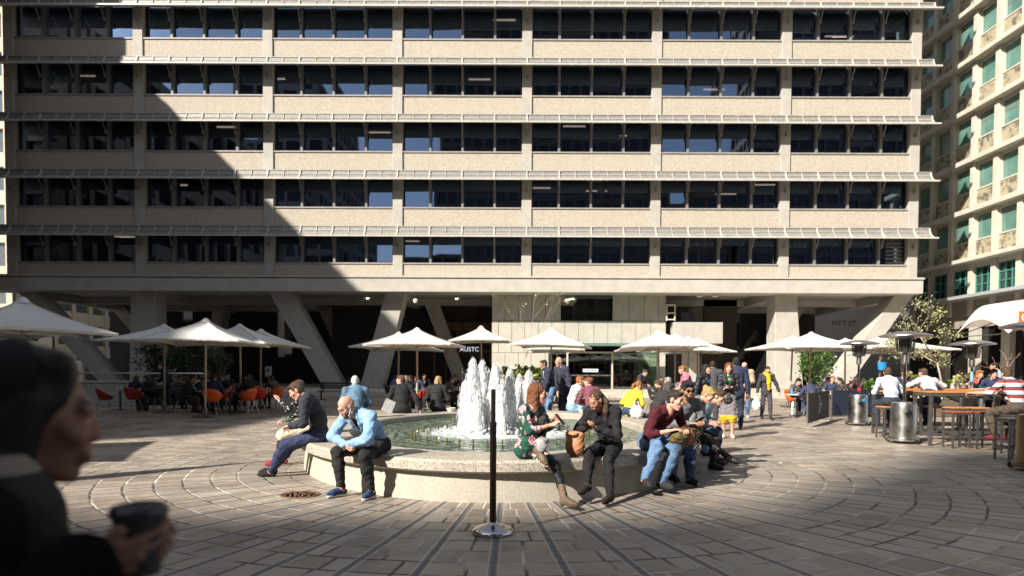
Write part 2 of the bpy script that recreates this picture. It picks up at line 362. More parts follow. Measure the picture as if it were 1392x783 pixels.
# rooms behind the glass
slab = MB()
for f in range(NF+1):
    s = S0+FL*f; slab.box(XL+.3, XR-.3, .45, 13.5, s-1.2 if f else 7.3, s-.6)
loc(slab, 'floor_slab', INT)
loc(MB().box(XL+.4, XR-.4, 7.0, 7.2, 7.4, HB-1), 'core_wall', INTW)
FURN = simple('office_furniture', (.16, .14, .13), .7, 0, .4); BLIND = simple('blind_fabric', (.42, .40, .38), .8)
for f in range(NF-1):   # strip lights, partitions, blinds and things on the sills
    s = S0+FL*f
    for i in range(7):
        x = random.uniform(XL+2, XR-2); yy = random.uniform(1.6, 5.5)
        if random.random() < .75: loc(MB().box(x-.75, x+.75, yy, yy+.14, s+FL-1.29, s+FL-1.215), 'strip_light', LAMP if 'LAMP' in globals() else globals().setdefault('LAMP', emit('tube_light', (1, .86, .62), .8)))
    for i in range(6):
        x = random.uniform(XL+2, XR-2); loc(MB().box(x, x+.12, 1.2, 6.9, s-.6, s+2.3), 'partition', INTW)
    for i in range(9):
        x = random.uniform(XL+1, XR-3); wd = random.uniform(.3, 1.4); loc(MB().box(x, x+wd, .75, 1.2, s-.6, s+random.uniform(-.05, .45)), 'desk_cabinet', FURN)
loc(MB().box(XC[6]+.9, XC[6]+1.0, .5, .52, S0+.1, S0+2.2).box(XC[5]+2.9, XC[5]+3.05, .5, .52, S0+.1, S0+2.2).box(XC[5]+3.3, XC[5]+3.45, .5, .52, S0+.1, S0+2.2), 'blind', BLIND)
rb_ = random.Random(5)
for i in range(26):     # blinds drawn to different heights behind the panes
    f, b, p = rb_.randrange(6), rb_.randrange(7), rb_.randrange(4); s = S0+FL*f; x0 = XC[b]+BAY/4*p+.12; x1 = XC[b]+BAY/4*(p+1)-.12
    if p == 0: x0 += CW/2
    if p == 3: x1 -= CW/2
    d = rb_.choice((.5, .9, 1.3, 2.1)); col = rb_.choice(((.10, .10, .11), (.16, .155, .15), (.07, .08, .10)))
    loc(MB().box(x0, x1, .56, .58, s+FL-1.3-d, s+FL-1.3), 'window_blind', simple('drawn_blind', col, .8))
lv = MB()
for i in range(9): lv.box(XC[7]-1.55, XC[7]-.4, .30, .345, S0+.12+i*.25, S0+.24+i*.25)
loc(lv, 'vent_louvre', GREYMET)
# sunshades: curved slatted awnings, one per floor
SHM = [simple('sunshade_slat', (.23, .22, .205), .45), simple('sunshade_frame', (.50, .48, .435), .45)]  # slats toned dark to stand in for shadowed gaps between the light bars
xa, xb = -33.8, XR+.62
def shprof(t): a = t*math.pi/2; return (-.12-.95*(1-math.cos(a)), -.80*math.sin(a))
for f in range(NF):
    z0 = S0+FL*(f+1)-1.25; sm = MB()
    for i in range(7):
        y, z = shprof((i+.4)/7); tn = shprof((i+.41)/7); d = Vector((0, tn[0]-y, tn[1]-z)).normalized()
        an = R(0); d = Vector((0, d.y*math.cos(an)-d.z*math.sin(an), d.y*math.sin(an)+d.z*math.cos(an)))
        sm.bar((xa, y, z0+z), (xb, y, z0+z), .02, .200, up=d)
    y, z = shprof(1); sm.box(xa, xb+.02, y-.05, y+.04, z0+z-.05, z0+z+.045, 1)
    n = int((xb-xa)/(BAY/4))+1; x = XC[7]+BAY/4
    while x > xa:
        if x <= xb+.1:
            pts = [shprof(i/5) for i in range(6)]
            for a, b2 in zip(pts, pts[1:]): sm.bar((x, a[0]-.035, z0+a[1]), (x, b2[0]-.035, z0+b2[1]), .085, .09, 1)
            pts = [shprof(i/5) for i in range(6)]
            sm.bar((x-.0, pts[3][0]+.03, z0+pts[3][1]-.06), (x, -.16, z0-1.18), .05, .07); sm.box(x-.05, x+.05, -.24, -.105, z0-1.33, z0-1.12)
        xm = x-BAY/8
        if xa < xm < xb:
            for a, b2 in zip(pts, pts[1:]): sm.bar((xm, a[0]-.03, z0+a[1]), (xm, b2[0]-.03, z0+b2[1]), .03, .06, 1)
        x -= BAY/4
    for q in (.0, .22, .45, .70): y, z = shprof(q); sm.bar((xa, y-.03, z0+z), (xb, y-.03, z0+z), .035, .035, 1)
    pts = [shprof(i/5) for i in range(6)]
    for a, b2 in zip(pts, pts[1:]): sm.bar((xb, a[0]-.035, z0+a[1]), (xb, b2[0]-.035, z0+b2[1]), .06, .09, 1)
    loc(sm, 'sunshade', SHM)
# roof and end walls
loc(MB().box(XL, XL+.3, .25, 13.5, 7.55, HB).box(XR-.36, XR-.06, .52, 13.5, 7.55, HB), 'end_wall', CONC2)
loc(MB().box(XL, XR, -.2, 13.7, HB, HB+.6), 'roof', CONC2)
loc(MB().box(XL+.3, XR-.3, 13.2, 13.5, 7.55, HB), 'rear_wall', CONC2)
# fascia beam and soffit
ZB, ZT = at(696, 396.8, YF-.55).z, at(696, 379.5, YF-.55).z
fx0, fx1 = XC[0]-2.3, at(1255, 390, YF-.55).x
loc(MB().box(fx0, fx1, -.55, 1.2, ZB, ZT).box(fx0-.05, fx1+.06, -.62, 1.2, ZT+.075, ZT+.2).box(fx0+.1, fx1-.1, -.42, 1.2, ZT-.01, ZT+.08), 'fascia_beam', FASC)
sf = MB(); sf.box(fx0, fx1, 1.2, 14.0, ZB+.30, ZT+.1)
for x in XC: sf.box(x-.35, x+.35, 1.25, 13.9, ZB-.25, ZB+.28)
sf.box(fx0, fx1, 12.8, 14.0, ZB-.1, ZB+.29); sf.box(fx0, fx1, 6.2, 6.8, ZB-.2, ZB+.275); loc(sf, 'soffit', CONC2)
# slanted legs: (top px left, right), (bottom px left, right) read at the front row depth
def leg(tl, trr, bl, br, y, th, ybot, wz=.30):
    zt = ZB+.2; X = lambda p: xat(p, YF+.8)
    b0, b1, t0, t1 = X(bl), X(br), X(tl), X(trr); yb = rel(ybot)
    bot = [(b0, yb, wz), (b1, yb, wz), (b1, yb+th, wz), (b0, yb+th, wz)]; top = [(t0, y, zt), (t1, y, zt), (t1, y+th, zt), (t0, y+th, zt)]
    loc(MB().hexa(bot, top), 'slanted_leg', CONC2, bevel=.03)
legs = [(26, 49, 141, 163), (182, 214, 176, 214), (366, 396, 440, 468), (526, 553, 489, 519), (1050, 1079, 1053, 1092), (1214, 1239, 1124, 1150)]
for a in legs: leg(*a, .55, 1.5, YF+.75)
for a in [(20, 44, 130, 150), (196, 214, 170, 188), (368, 392, 428, 452), (540, 560, 505, 524), (996, 1016, 1045, 1070), (1165, 1185, 1105, 1125)]:
    s = (YF+12)/(YF+.8); leg(*a, 11.2, 1.5, YF+11.5)
for a in [(560, 582, 610, 632), (1010, 1030, 970, 990)]: leg(*a, 6.2, 1.2, YF+6.5)
# near-black walls added behind the undercroft to stand in for its shade
DKSHADE = simple('undercroft_shade', (.022, .019, .017), .7)
for p0, p1 in ((-60, 74), (152, 250), (264, 378), (398, 457), (486, 600), (1005, 1105)): loc(MB().box(xat(p0, 58), xat(p1, 58), 14.1, 14.4, .3, 6.75), 'undercroft_shade_wall', DKSHADE)
for p0, p1, h_ in ((74, 152, 2.2), (250, 264, 5.6), (378, 398, 2.6), (457, 486, 3.9)): loc(MB().box(xat(p0, 58), xat(p1, 58), 14.15, 14.35, .3, h_), 'undercroft_shade_wall', DKSHADE)
# lobby
STP = m_concrete('stone_panel', (.455, .435, .38), .1); yl = 45.0; ly = rel(yl)
lx0, lx1 = xat(668, yl), xat(905, yl); zlow = at(696, 435.5, yl).z; zhi = ZB+.28
def panelrow(xs, z0, z1, skip=()):
    for i in range(len(xs)-1):
        if i in skip: continue
        loc(MB().box(xs[i]+.012, xs[i+1]-.012, ly, ly+.2, z0+.012, z1-.012), 'stone_cladding', STP, bevel=.006)
pxs = lambda *p: [xat(q, yl) for q in p]
panelrow(pxs(668.5, 686, 704.5, 722.5, 741, 762), zlow, zhi); panelrow(pxs(832, 854, 874.5, 894.5, 904.5), zlow, zhi)
z2 = at(696, 466.5, yl).z; z3 = at(696, 479.5, yl).z
panelrow(pxs(668.5, 677.5, 695.5, 713, 731.5, 750, 767.5, 786, 807, 826, 845, 864, 884, 904.5), z2+.0, zlow)
panelrow(pxs(668.5, 677.5, 695.5, 713, 731.5, 746), z3, z2); panelrow(pxs(668.5, 686.5, 704.5, 722, 741, 746), .3, z3)
panelrow(pxs(862, 884, 904.5), .3, z2)
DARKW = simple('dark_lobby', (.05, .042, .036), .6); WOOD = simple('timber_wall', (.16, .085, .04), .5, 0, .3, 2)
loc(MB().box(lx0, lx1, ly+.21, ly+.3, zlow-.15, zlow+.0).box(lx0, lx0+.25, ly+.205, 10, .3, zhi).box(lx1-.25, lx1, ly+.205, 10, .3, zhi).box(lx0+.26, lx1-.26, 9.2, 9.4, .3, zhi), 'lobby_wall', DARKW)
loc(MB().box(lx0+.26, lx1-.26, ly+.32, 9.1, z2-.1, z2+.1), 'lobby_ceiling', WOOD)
gw0, gw1 = xat(762, yl), xat(831, yl)
loc(MB().box(gw0, gw1, ly+.08, ly+.1, zlow, zhi), 'gallery_window', glass('clear_glass', (.72, .80, .76), .10))
loc(MB().box(gw1-2.2, gw1+.1, 3.0, 6, zlow, zhi), 'timber_panel', WOOD)
dl = emit('downlight', (1, .85, .6), 9)
for p, q in [(794, 403), (786, 410.5), (779, 417), (774, 422), (770, 426)]:
    c = at(p, q, yl+2.5+(q-403)*.1); loc(MB().lathe([(.09, 0), (.09, .05)], 10, (c.x, c.y-YF, zhi-.12)), 'downlight', dl)
loc(MB().box(gw0, gw1, ly+.3, 9, zhi-.05, zhi+.05), 'gallery_ceiling', WOOD)
# glass entrance
GG = glass('green_glass', (.55, .70, .60), .14); yg = 43.9; gy = rel(yg); ge0, ge1 = xat(746, yg), xat(893, yg); dz = at(696, 480, yg).z; gz = at(696, 468, yg).z
d0, d1 = xat(771, yg), xat(832, yg)
for a, b2 in ((ge0, d0-.02), (d1+.02, ge1)): loc(MB().box(a, b2, gy, gy+.03, .3, gz-.35), 'entrance_glazing', GG)
cp = MB().box(xat(765, yg), xat(857, yg), gy-1.2, ly-.05, gz-.12, gz+.02); loc(cp, 'entrance_canopy', simple('green_glass_canopy', (.13, .22, .19), .15))
for a, b2, c2, d2 in ((ge0-.04, ge0+.04, .3, gz-.12), (ge1-.04, ge1+.04, .3, gz-.12), (ge0+.04, d0-.07, dz-.05, dz+.03), (d1+.07, ge1-.04, dz-.05, dz+.03)): loc(MB().box(a, b2, gy-.04, gy+.05, c2, d2), 'glazing_frame', STEEL)
loc(MB().box(d0-.06, d0+.06, gy-.05, gy+.08, .3, dz+.12).box(d1-.06, d1+.06, gy-.05, gy+.08, .3, dz+.12).box(d0+.06, d1-.06, gy-.05, gy+.08, dz, dz+.12), 'door_surround', STP)
dm = (d0+d1)/2
for a, b2 in ((d0+.08, dm-.02), (dm+.02, d1-.08)):
    d = loc(MB().box(a, b2, gy+.0, gy+.03, .31, dz-.01), 'glass_door', glass('door_glass', (.35, .36, .34), .08))
    loc(MB().box(a, b2, gy-.03, gy-.005, 1.15, 1.24), 'rail', STEEL, d)
st = loc(MB().box(dm-.45, dm+.55, gy-.045, gy-.032, 1.42, 1.62).box(dm-.4, dm+.5, gy-.05, gy-.046, 1.50, 1.55, 1), 'door_sticker', [simple('sticker_white', (.75, .75, .78), .5), simple('sticker_blue', (.06, .10, .35), .5)])
loc(MB().bar((xat(858, yg), gy+.5, gz+.1), (xat(890, yg), gy+.5, .9), .2, .34), 'stair_stringer', STP)
# block and rail right of the lobby; dark panel stands in for shaded gap
bx0, bx1 = xat(915, 44.5), xat(982, 44.5); loc(MB().box(bx0, bx1, .8, 4.5, at(696, 466, 44.5).z, at(696, 437, 44.5).z), 'concrete_balcony', CONC2, bevel=.02)
rl = MB(); 
for p in (905.5, 916.5): rl.tube([(xat(p, 44.6), .9, at(p, 436, 44.6).z), (xat(p, 44.6), .9, at(p, 414.5, 44.6).z)], .05)
for q in (414.5, 425.5, 434.5): rl.tube([(xat(905.5, 44.6), .9, at(905, q, 44.6).z), (xat(916.5, 44.6), .9, at(905, q, 44.6).z)], .045)
loc(rl, 'guard_rail', simple('cream_paint', (.6, .57, .48), .5), smooth=True)
loc(MB().box(xat(906, 47), xat(925, 47), 3.3, 3.5, .3, 6), 'dark_gap_panel', INTW); loc(MB().box(xat(926, 47), xat(950, 47), 3.2, 3.5, .3, 4.9), 'side_wall', CONC2)
loc(MB().box(xat(955, 50), xat(1000, 50), 6.2, 6.5, .3, 6.8), 'brick_wall', simple('dark_brick', (.06, .045, .04), .8))
for i in range(9): loc(MB().box(xat(975, 49)+i*.3, xat(975, 49)+i*.3+.35, 4.6, 5.9, .3+i*.42, .38+i*.42), 'stair_tread', DKMETAL) if i < 9 else None
loc(MB().bar((xat(972, 49), 4.5, .3), (xat(1000, 49)+1.2, 4.5, 4.4), .1, .35), 'stair_rail', DKMETAL)
wl = loc(MB().lathe([(.001, -.15), (.1, -.15), (.12, 0), (.1, .15), (.001, .15)], 10, (xat(918, 46.5), 3.1, 3.15)), 'wall_lamp', emit('wall_lamp_glow', (1, .85, .6), 2.5))
# cafe front, left of the lobby
cy0 = 8.3; cx0, cx1 = xat(590, YF+8), xat(668, YF+8)
loc(MB().box(cx0-8, cx1+1, cy0+.3, cy0+.5, .3, 6.4), 'cafe_back_wall', simple('cafe_dark', (.03, .025, .022), .6))
cf = MB()
for p in (590, 606, 622, 640, 652, 667): cf.box(xat(p, YF+8)-.1, xat(p, YF+8)+.1, cy0-.1, cy0+.2, .3, 5.2)
cf.box(cx0, cx1, cy0-.12, cy0+.15, 4.6, 5.2).box(cx0, cx1, cy0-.11, cy0+.15, 2.9, 3.1); loc(cf, 'timber_shopfront', WOOD)
sg = thing('cafe_sign', 'small black cafe sign with white capital letters under the building', 'sign', (xat(640, 48), 48, at(640, 475, 48).z))
MB().box(-.85, .85, 0, .08, -.32, .32).build('sign_board', BLACK, sg); wt = emit('sign_letters', (.7, .8, .9), .5); text('lettering', 'AUSTC', .44, wt, (-.1, -.012, 0), (R(90), 0, 0), sg)
MB().tube([(-.6, .04, .32), (-.6, .04, 3.2)], .025, 6).tube([(.6, .04, .32), (.6, .04, 3.2)], .025, 6).build('hanger', BLACK, sg)
for p, q, y in [(500, 422, 50), (499, 438, 54), (621, 422, 50), (668, 401, 45)]:
    c = at(p, q, y); loc(MB().lathe([(.12, 0), (.12, .06)], 10, (c.x, c.y-YF, ZB+.22)), 'ceiling_downlight', dl)
cm = thing('security_camera', 'white dome camera hanging on a short stem under the beam', 'camera', (xat(563, 42.6), 43.2, 0)); zc = at(563, 409, 43.2).z
MB().lathe([(.001, -.16), (.1, -.13), (.15, -.02), (.16, .05), (.1, .12), (.04, .15), (.001, .15)], 16, (0, 0, zc)).build('dome', simple('camera_white', (.7, .7, .68), .3), cm, smooth=True)
MB().tube([(0, 0, zc+.14), (0, 0, ZB+.1)], .03, 8).build('stem', DKMETAL, cm)
for p, q in ((951, 404), (972, 401.5)):
    c = at(p, q, 43.5); s_ = thing('spotlight', 'small white spotlight under the beam, '+('left' if p < 960 else 'right')+' one of the pair', 'lamp', (c.x, c.y, ZB), group='spotlights under the beam')
    MB().tube([(0, 0, 0), (0, 0, -.12)], .03, 6).build('stem', METAL, s_); MB().tube([(-.18, 0, -.2), (.18, -.05, -.14)], [.06, .09], 10).build('lamp_head', METAL, s_)
# ------------------------------------------------------------------ sandstone corner building on the right
XW = 33.2; RB = thing('limestone_building', 'pale stone building at right with green glass windows and mottled stone panels', 'building', (XW, 50, 0))
PIT_ = 2.3; y0 = 43.98-PIT_*6-.1; NB = 11; L0 = at(1392, 335, 43.4).z-.1; FH = 3.6
MOT = bpy.data.materials.new('mottled_stone'); t = NT(MOT); v = t.coord(); n = t.noise(1.7, v, 6, .72)
c = t.mix(t.ramp(n, .50, .56), (.40, .35, .25), (.13, .12, .10)); c = t.mix(t.ramp(t.noise(4, v, 4), .55, .7, 0, .8), c, (.42, .30, .14)); t.base(c, .6)
GRW = bpy.data.materials.new('green_window_glass'); t = NT(GRW); t.base(t.mix(t.ramp(t.noise(.5, t.coord(), 2), .4, .6), (.09, .20, .165), (.14, .27, .23)), .06, 0, .8)
PANEG = simple('dark_green_pane', (.02, .03, .028), .08)
def rb(mb, name, mat, parent=RB, **k): return mb.build(name, mat, parent, **k)
RW = lambda y: y-50
for j in range(NB+1):
    y = y0+PIT_*j; rb(MB().box(-.26, .35, RW(y-.22), RW(y+.22), L0-3.9, L0+FH*7), 'pier', LIME, bevel=.02)
for f in range(8):
    z = L0+FH*(f-1)+FH; rb(MB().box(-.62 if f else -.9, .3, RW(y0-.5), RW(y0+PIT_*NB+.5), z-.22 if f else z-.15, z+.14), 'ledge', LIME, bevel=.02)
for j in range(NB):
    ya, yb = RW(y0+PIT_*j+.22), RW(y0+PIT_*(j+1)-.22)
    for f in range(7):
        z = L0+FH*f+.14; zp = z+1.25; zt = L0+FH*(f+1)-.22
        rb(MB().box(-.02, .1, ya, yb, z, zp), 'mottled_panel', MOT)
        wo = rb(MB().box(.10, .14, ya+.08, yb-.08, zp+.1, zt-.06), 'window', GRW)
        rb(MB().box(-.06, .2, ya, yb, zp, zp+.1).box(.0, .2, ya, ya+.08, zp+.1, zt).box(.0, .2, yb-.08, yb, zp+.1, zt).box(-.0, .2, ya+.08, yb-.08, zt-.22, zt), 'frame', LIME, wo)
        if random.random() < .45: rb(MB().box(.085, .098, ya+.1, yb-.1, zt-.22-random.uniform(.3, 1.0), zt-.2), 'blind', simple('teal_blind', (.13, .2, .17), .6), wo)
    zl, zh = L0-2.35, L0-.55; wo = rb(MB().box(.10, .13, ya+.05, yb-.05, zl, zh), 'paned_window', PANEG)
    fm = MB()
    for i in range(4): yy = ya+.05+(yb-ya-.1)*i/3; fm.box(.02, .095, yy-.04, yy+.04, zl, zh)
    for i in range(4): zz = zl+(zh-zl)*i/3; fm.box(.03, .097, ya, yb, zz-.035, zz+.035)
    rb(fm, 'frame', TEAL, wo); rb(MB().box(-.05, .2, ya, yb, zh+.04, L0-.15), 'stone_lintel', LIME); rb(MB().box(-.1, .2, ya, yb, zl-.25, zl-.04), 'sill', LIME, wo)
rb(MB().box(.36, 12, RW(y0-.4), RW(y0+PIT_*NB+.4), 0, L0+FH*7), 'core', simple('core_dark', (.05, .05, .048), .7))
cz = L0-2.7; rb(MB().box(-1.6, .34, RW(y0-.5), RW(y0+PIT_*NB+.5), cz-.12, cz+.1), 'canopy_ledge', simple('lead_grey', (.34, .35, .36), .4)); rb(MB().box(-.1, .34, RW(y0-.5), RW(y0+PIT_*NB+.5), cz-2.1, cz-.13), 'signband_wall', m_concrete('taupe_render', (.30, .265, .22), .2))
SHOP = simple('dark_shop_glass', (.012, .011, .010), .12)
rb(MB().box(.1, .34, RW(y0-.5), RW(y0+PIT_*NB+.5), 0.0, cz-2.11), 'shopfront', SHOP)
for y in (41.8, 44.7, 47.9, 51.2): rb(MB().box(-.35, .08, RW(y-.4), RW(y+.4), 0, cz-2.12), 'shop_pier', CONC2, bevel=.02)
rb(MB().box(-.3, .0, RW(39.4), RW(40.9), cz-.9, cz-.2), 'taupe_box', simple('taupe_box', (.17, .155, .14), .6))
# big white barrel awning in front of it
aw = MB(); ya, yb = 40.0, 45.0; az = at(1345, 405, 41.8).z; n = 14
def awp(i): a = i/n*math.pi; return ya+(yb-ya)*(i/n), az-2.3+1.0*math.sin(a)
vs = []; fs = []
for i in range(n+1):
    y, z = awp(i); vs += [(XW-3.6, y, z), (XW-3.2, y, z+.55*math.sin(i/n*math.pi)+.35), (XW-.7, y, az)]
for i in range(n):
    for k in range(2): fs.append((i*3+k, (i+1)*3+k, (i+1)*3+k+1, i*3+k+1))
aw.add(vs, fs); AWN = simple('awning_canvas', (.80, .79, .76), .8, 0, .04)
a_ = thing('barrel_awning', 'large white curved awning over the shopfront at far right', 'awning', (0, 0, 0)); o_ = aw.build('canvas', AWN, a_, smooth=True); sm_ = o_.modifiers.new('t', 'SOLIDIFY'); sm_.thickness = .03
MB().tube([(XW-3.6, ya, az-2.3), (XW-3.6, yb, az-2.3)], .03, 6).tube([(XW-3.6, ya, az-2.3), (XW-.7, ya, az-1.2)], .03, 6).tube([(XW-3.6, yb, az-2.3), (XW-.7, yb, az-1.2)], .03, 6).build('frame', GREYMET, a_)
c = at(1389, 432, 30); os_ = thing('orange_sign', 'small orange square sign with a white letter at the right edge', 'sign', (c.x+.35, 30, c.z))
MB().box(-.45, .45, 0, .08, -.3, .3).build('sign_board', simple('orange_sign', (.75, .16, .04), .5), os_); text('lettering', 'G', .5, simple('letter_white', (.8, .8, .8), .5), (-.2, -.012, 0), (R(90), 0, 0), os_)
MB().tube([(.3, .1, -c.z), (.3, .1, .4)], .04, 8).build('pole', GREYMET, os_)
# ------------------------------------------------------------------ other buildings
def block(name, label, x0, x1, ya, yb, h, col, fl=3.6, win=(.02, .022, .026), piers=3.2, z0=0.0, group=None, glaz=.08):
    b = thing(name, label, 'building', ((x0+x1)/2, (ya+yb)/2, z0), group=group); hx, hy = (x1-x0)/2, (yb-ya)/2
    wm = m_concrete('block_wall', col, .2)
    MB().box(-hx+.3, hx-.3, -hy+.3, hy-.3, 0, h-.5).build('glazing', simple('block_glass', win, glaz), b)
    m = MB(); n = max(1, int(h/fl))
    for i in range(n+1):
        z = i*h/n; m.box(-hx, hx, -hy, hy, max(0, z-.75), min(h, z+.55)) if i < n else m.box(-hx, hx, -hy, hy, h-.8, h)
    m.build('floor_bands', wm, b)
    p = MB(); k = max(1, int(2*hx/piers))
    for i in range(k+1):
        x = -hx+2*hx*i/k; p.box(x-.3, x+.3, -hy-.07, -hy+.5, 0, h-.01); p.box(x-.3, x+.3, hy-.5, hy+.07, 0, h-.01)
    k = max(1, int(2*hy/piers))
    for i in range(k+1):
        y = -hy+2*hy*i/k; p.box(-hx-.07, -hx+.5, y-.3, y+.3, 0, h-.02); p.box(hx-.5, hx+.07, y-.3, y+.3, 0, h-.02)
    p.build('piers', wm, b); return b
# neighbours outside the frame: they throw the shadows on the plaza and show in the windows
block('office_block', 'sandstone office block left of the plaza, outside the frame', -54, -32.2, -1.3, 37.4, 28, (.42, .34, .26))
block('office_block', 'lower sandstone wing left of the plaza, outside the frame', -56, -36.3, -12.6, -1.35, 28, (.40, .33, .26))
block('office_tower', 'slim brown tower behind the sandstone block, outside the frame', -55, -31.6, 37.6, 40.2, 70, (.30, .22, .16))
block('office_tower', 'wide grey block behind the viewer', -95, -38, -50, -41.6, 48, (.34, .30, .27))
block('office_block', 'low brick block behind the viewer at left', -36, -18, -78, -60, 26, (.28, .17, .12))
block('office_tower', 'tall grey tower behind the viewer', -58.6, -38, -80, -52.1, 64, (.36, .34, .32))
block('office_tower', 'tall dark bronze tower across the street behind the viewer', -16, 31, -95, -60, 112, (.17, .13, .11), 3.7, (.02, .022, .026), 2.4)
block('office_tower', 'tall brown tower right of the bronze tower behind the viewer', 54, 115, -95, -62, 105, (.20, .16, .14))
block('office_block', 'red brick block between the two dark towers behind the viewer', 31.5, 53, -92, -64, 40, (.26, .15, .10))
# seen past the ends of and beneath the plaza building
block('apartment_building', 'cream apartment building at the left edge behind the office block', -62, -46.0, 62, 90, 45, (.56, .50, .40), 3.3, (.10, .12, .13), 2.6)
block('brick_building', 'brown brick building beyond the undercroft at left', -75, -48.6, 90, 110, 60, (.30, .17, .09), 3.3)
block('street_building', 'pale grey office front beyond the undercroft at left', -56, -30, 84, 95, 34, (.42, .42, .43), 3.9, (.16, .16, .17), 2.2)
block('street_building', 'dark stone building across the street seen between the slanted legs', -29.8, 8, 86, 98, 34, (.34, .32, .30), 3.9)
block('street_building', 'dark grey building across the street behind the lobby', 8.2, 37, 86, 98, 34, (.10, .095, .09), 3.9)
block('street_building', 'pale grey building across the street at right', 37.2, 70, 78, 98, 34, (.44, .42, .40), 3.9)
sw = thing('street_sign_wall', 'pale wall with dark capital letters seen between the slanted legs at right', 'sign', (xat(1150, 60), 60, 0))
MB().box(-3.6, 4.2, 0, .3, .3, 8).build('wall', simple('lavender_wall', (.50, .49, .53), .8), sw); text('lettering', 'PITT ST', .66, BLACK, (xat(1146, 60)-xat(1150, 60), -.012, at(1150, 440, 60).z), (R(90), 0, 0), sw)
# ------------------------------------------------------------------ fountain
FC = (-.2, 12.25); FA, FB = 3.3, 4.8
fn = thing('fountain', 'low oval stone fountain with white water jets and a wide seating rim', 'fountain', (FC[0], FC[1], 0))
def oval(prof, n=96, mi=0, mb=None):     # profile (offset from outer wall, z)
    mb = mb or MB(); m = len(prof); vs = []; fs = []
    for k in range(n):
        a = 2*math.pi*k/n
        for o, z in prof: vs.append(((FA+o)*math.cos(a), (FB+o)*math.sin(a), z))
    for k in range(n):
        for i in range(m):
            j = (i+1) % m; k2 = (k+1) % n; fs.append((k*m+i, k2*m+i, k2*m+j, k*m+j))
    return mb.add(vs, fs, mi)
oval([(0, -.05), (-.03, .333), (-.5, .333), (-.5, -.05)]).build('basin_wall', BASIN, fn, smooth=True)
oval([(.05, .337), (.09, .36), (.09, .455), (.06, .485), (-.70, .485), (-.73, .46), (-.73, .20), (-.69, .20), (-.69, .337)]).build('rim', TERR, fn, smooth=True)
MB().lathe([(.001, .06), (1, .06)], 64, (0, 0, 0), FA-.45, FB-.45).build('basin_floor', simple('basin_floor_tiles', (.10, .13, .085), .6, 0, .5, 2.5), fn)
WM = bpy.data.materials.new('fountain_water'); t = NT(WM); v = t.coord()
t.base(t.mix(t.ramp(t.noise(1.2, v, 4), .4, .6), (.06, .105, .07), (.16, .20, .13)), .10, 0, .6)
dd = t.noise(5.5, v, 4, .65); x, y, z = t.sep(v); r2 = t.math('SQRT', t.math('ADD', t.math('MULTIPLY', x, x), t.math('MULTIPLY', y, y)))
foam = t.math('MULTIPLY', t.ramp(t.noise(7, v, 6, .75), .42, .58), t.ramp(r2, .55, 1.75, 1, 0)); foam2 = t.math('MAXIMUM', foam, t.ramp(t.math('ADD', r2, t.math('MULTIPLY', t.noise(4, v, 4), .5)), 1.15, 1.9, 1.0, 0.0))
foam2 = t.math('MAXIMUM', foam2, t.math('MULTIPLY', t.ramp(t.noise(9, v, 6, .8), .60, .68), .5))
t.put(t.b.inputs['Base Color'], t.mix(foam2, t.mix(t.ramp(dd, .45, .62), (.05, .085, .06), (.17, .21, .15)), (.78, .80, .80)))
t.put(t.b.inputs['Roughness'], t.math('ADD', .06, t.math('MULTIPLY', foam2, .6)))
wv = t.new('ShaderNodeTexWave'); wv.wave_type = 'RINGS'; wv.rings_direction = 'Z'; wv.inputs['Scale'].default_value = 1.7; wv.inputs['Distortion'].default_value = 9; wv.inputs['Detail'].default_value = 3; t.l.new(v, wv.inputs['Vector'])
t.bump(t.math('ADD', t.math('MULTIPLY', wv.outputs[1], .4), dd), .9, .10)
wp = MB(); n = 96; rings = 40; vs = [(0, 0, .36)]; fs = []
for i in range(1, rings+1):
    for k in range(n):
        a = 2*math.pi*k/n; s_ = i/rings; xx, yy = (FA-.72)*s_*math.cos(a), (FB-.72)*s_*math.sin(a); rr = math.hypot(xx, yy)
        vs.append((xx, yy, .36+.012*math.sin(rr*9+1.3*math.sin(a*3))*math.exp(-rr*.25)+.012*math.sin(xx*11+yy*5)*math.sin(yy*8-xx*3)))
for k in range(n): fs.append((0, 1+k, 1+(k+1) % n))
for i in range(rings-1):
    for k in range(n): a = 1+i*n; fs.append((a+k, a+n+k, a+n+(k+1) % n, a+(k+1) % n))
wo = wp.add(vs, fs).build('water', WM, None, smooth=True, sharp=180); wo.location = (FC[0], FC[1], 0); tag(wo, kind='structure')
JET = bpy.data.materials.new('white_water'); t = NT(JET); v = t.coord(); x, y, z = t.sep(v)
sv = t.comb(t.math('MULTIPLY', x, 14.0), t.math('MULTIPLY', y, 14.0), t.math('MULTIPLY', z, 2.2)); n1 = t.noise(3.2, sv, 5, .7)
t.base((.86, .88, .90), .55, 0, .5); t.b.inputs['Subsurface Weight'].default_value = .25; t.b.inputs['Subsurface Radius'].default_value = (.1, .1, .1)
t.bump(n1, .35, .04); tr = t.new('ShaderNodeBsdfTransparent'); mx = t.new('ShaderNodeMixShader')
t.l.new(t.ramp(n1, .34, .56, .15, .92), mx.inputs[0]); t.l.new(tr.outputs[0], mx.inputs[1]); t.l.new(t.b.outputs[0], mx.inputs[2]); t.l.new(mx.outputs[0], t.o.inputs[0])
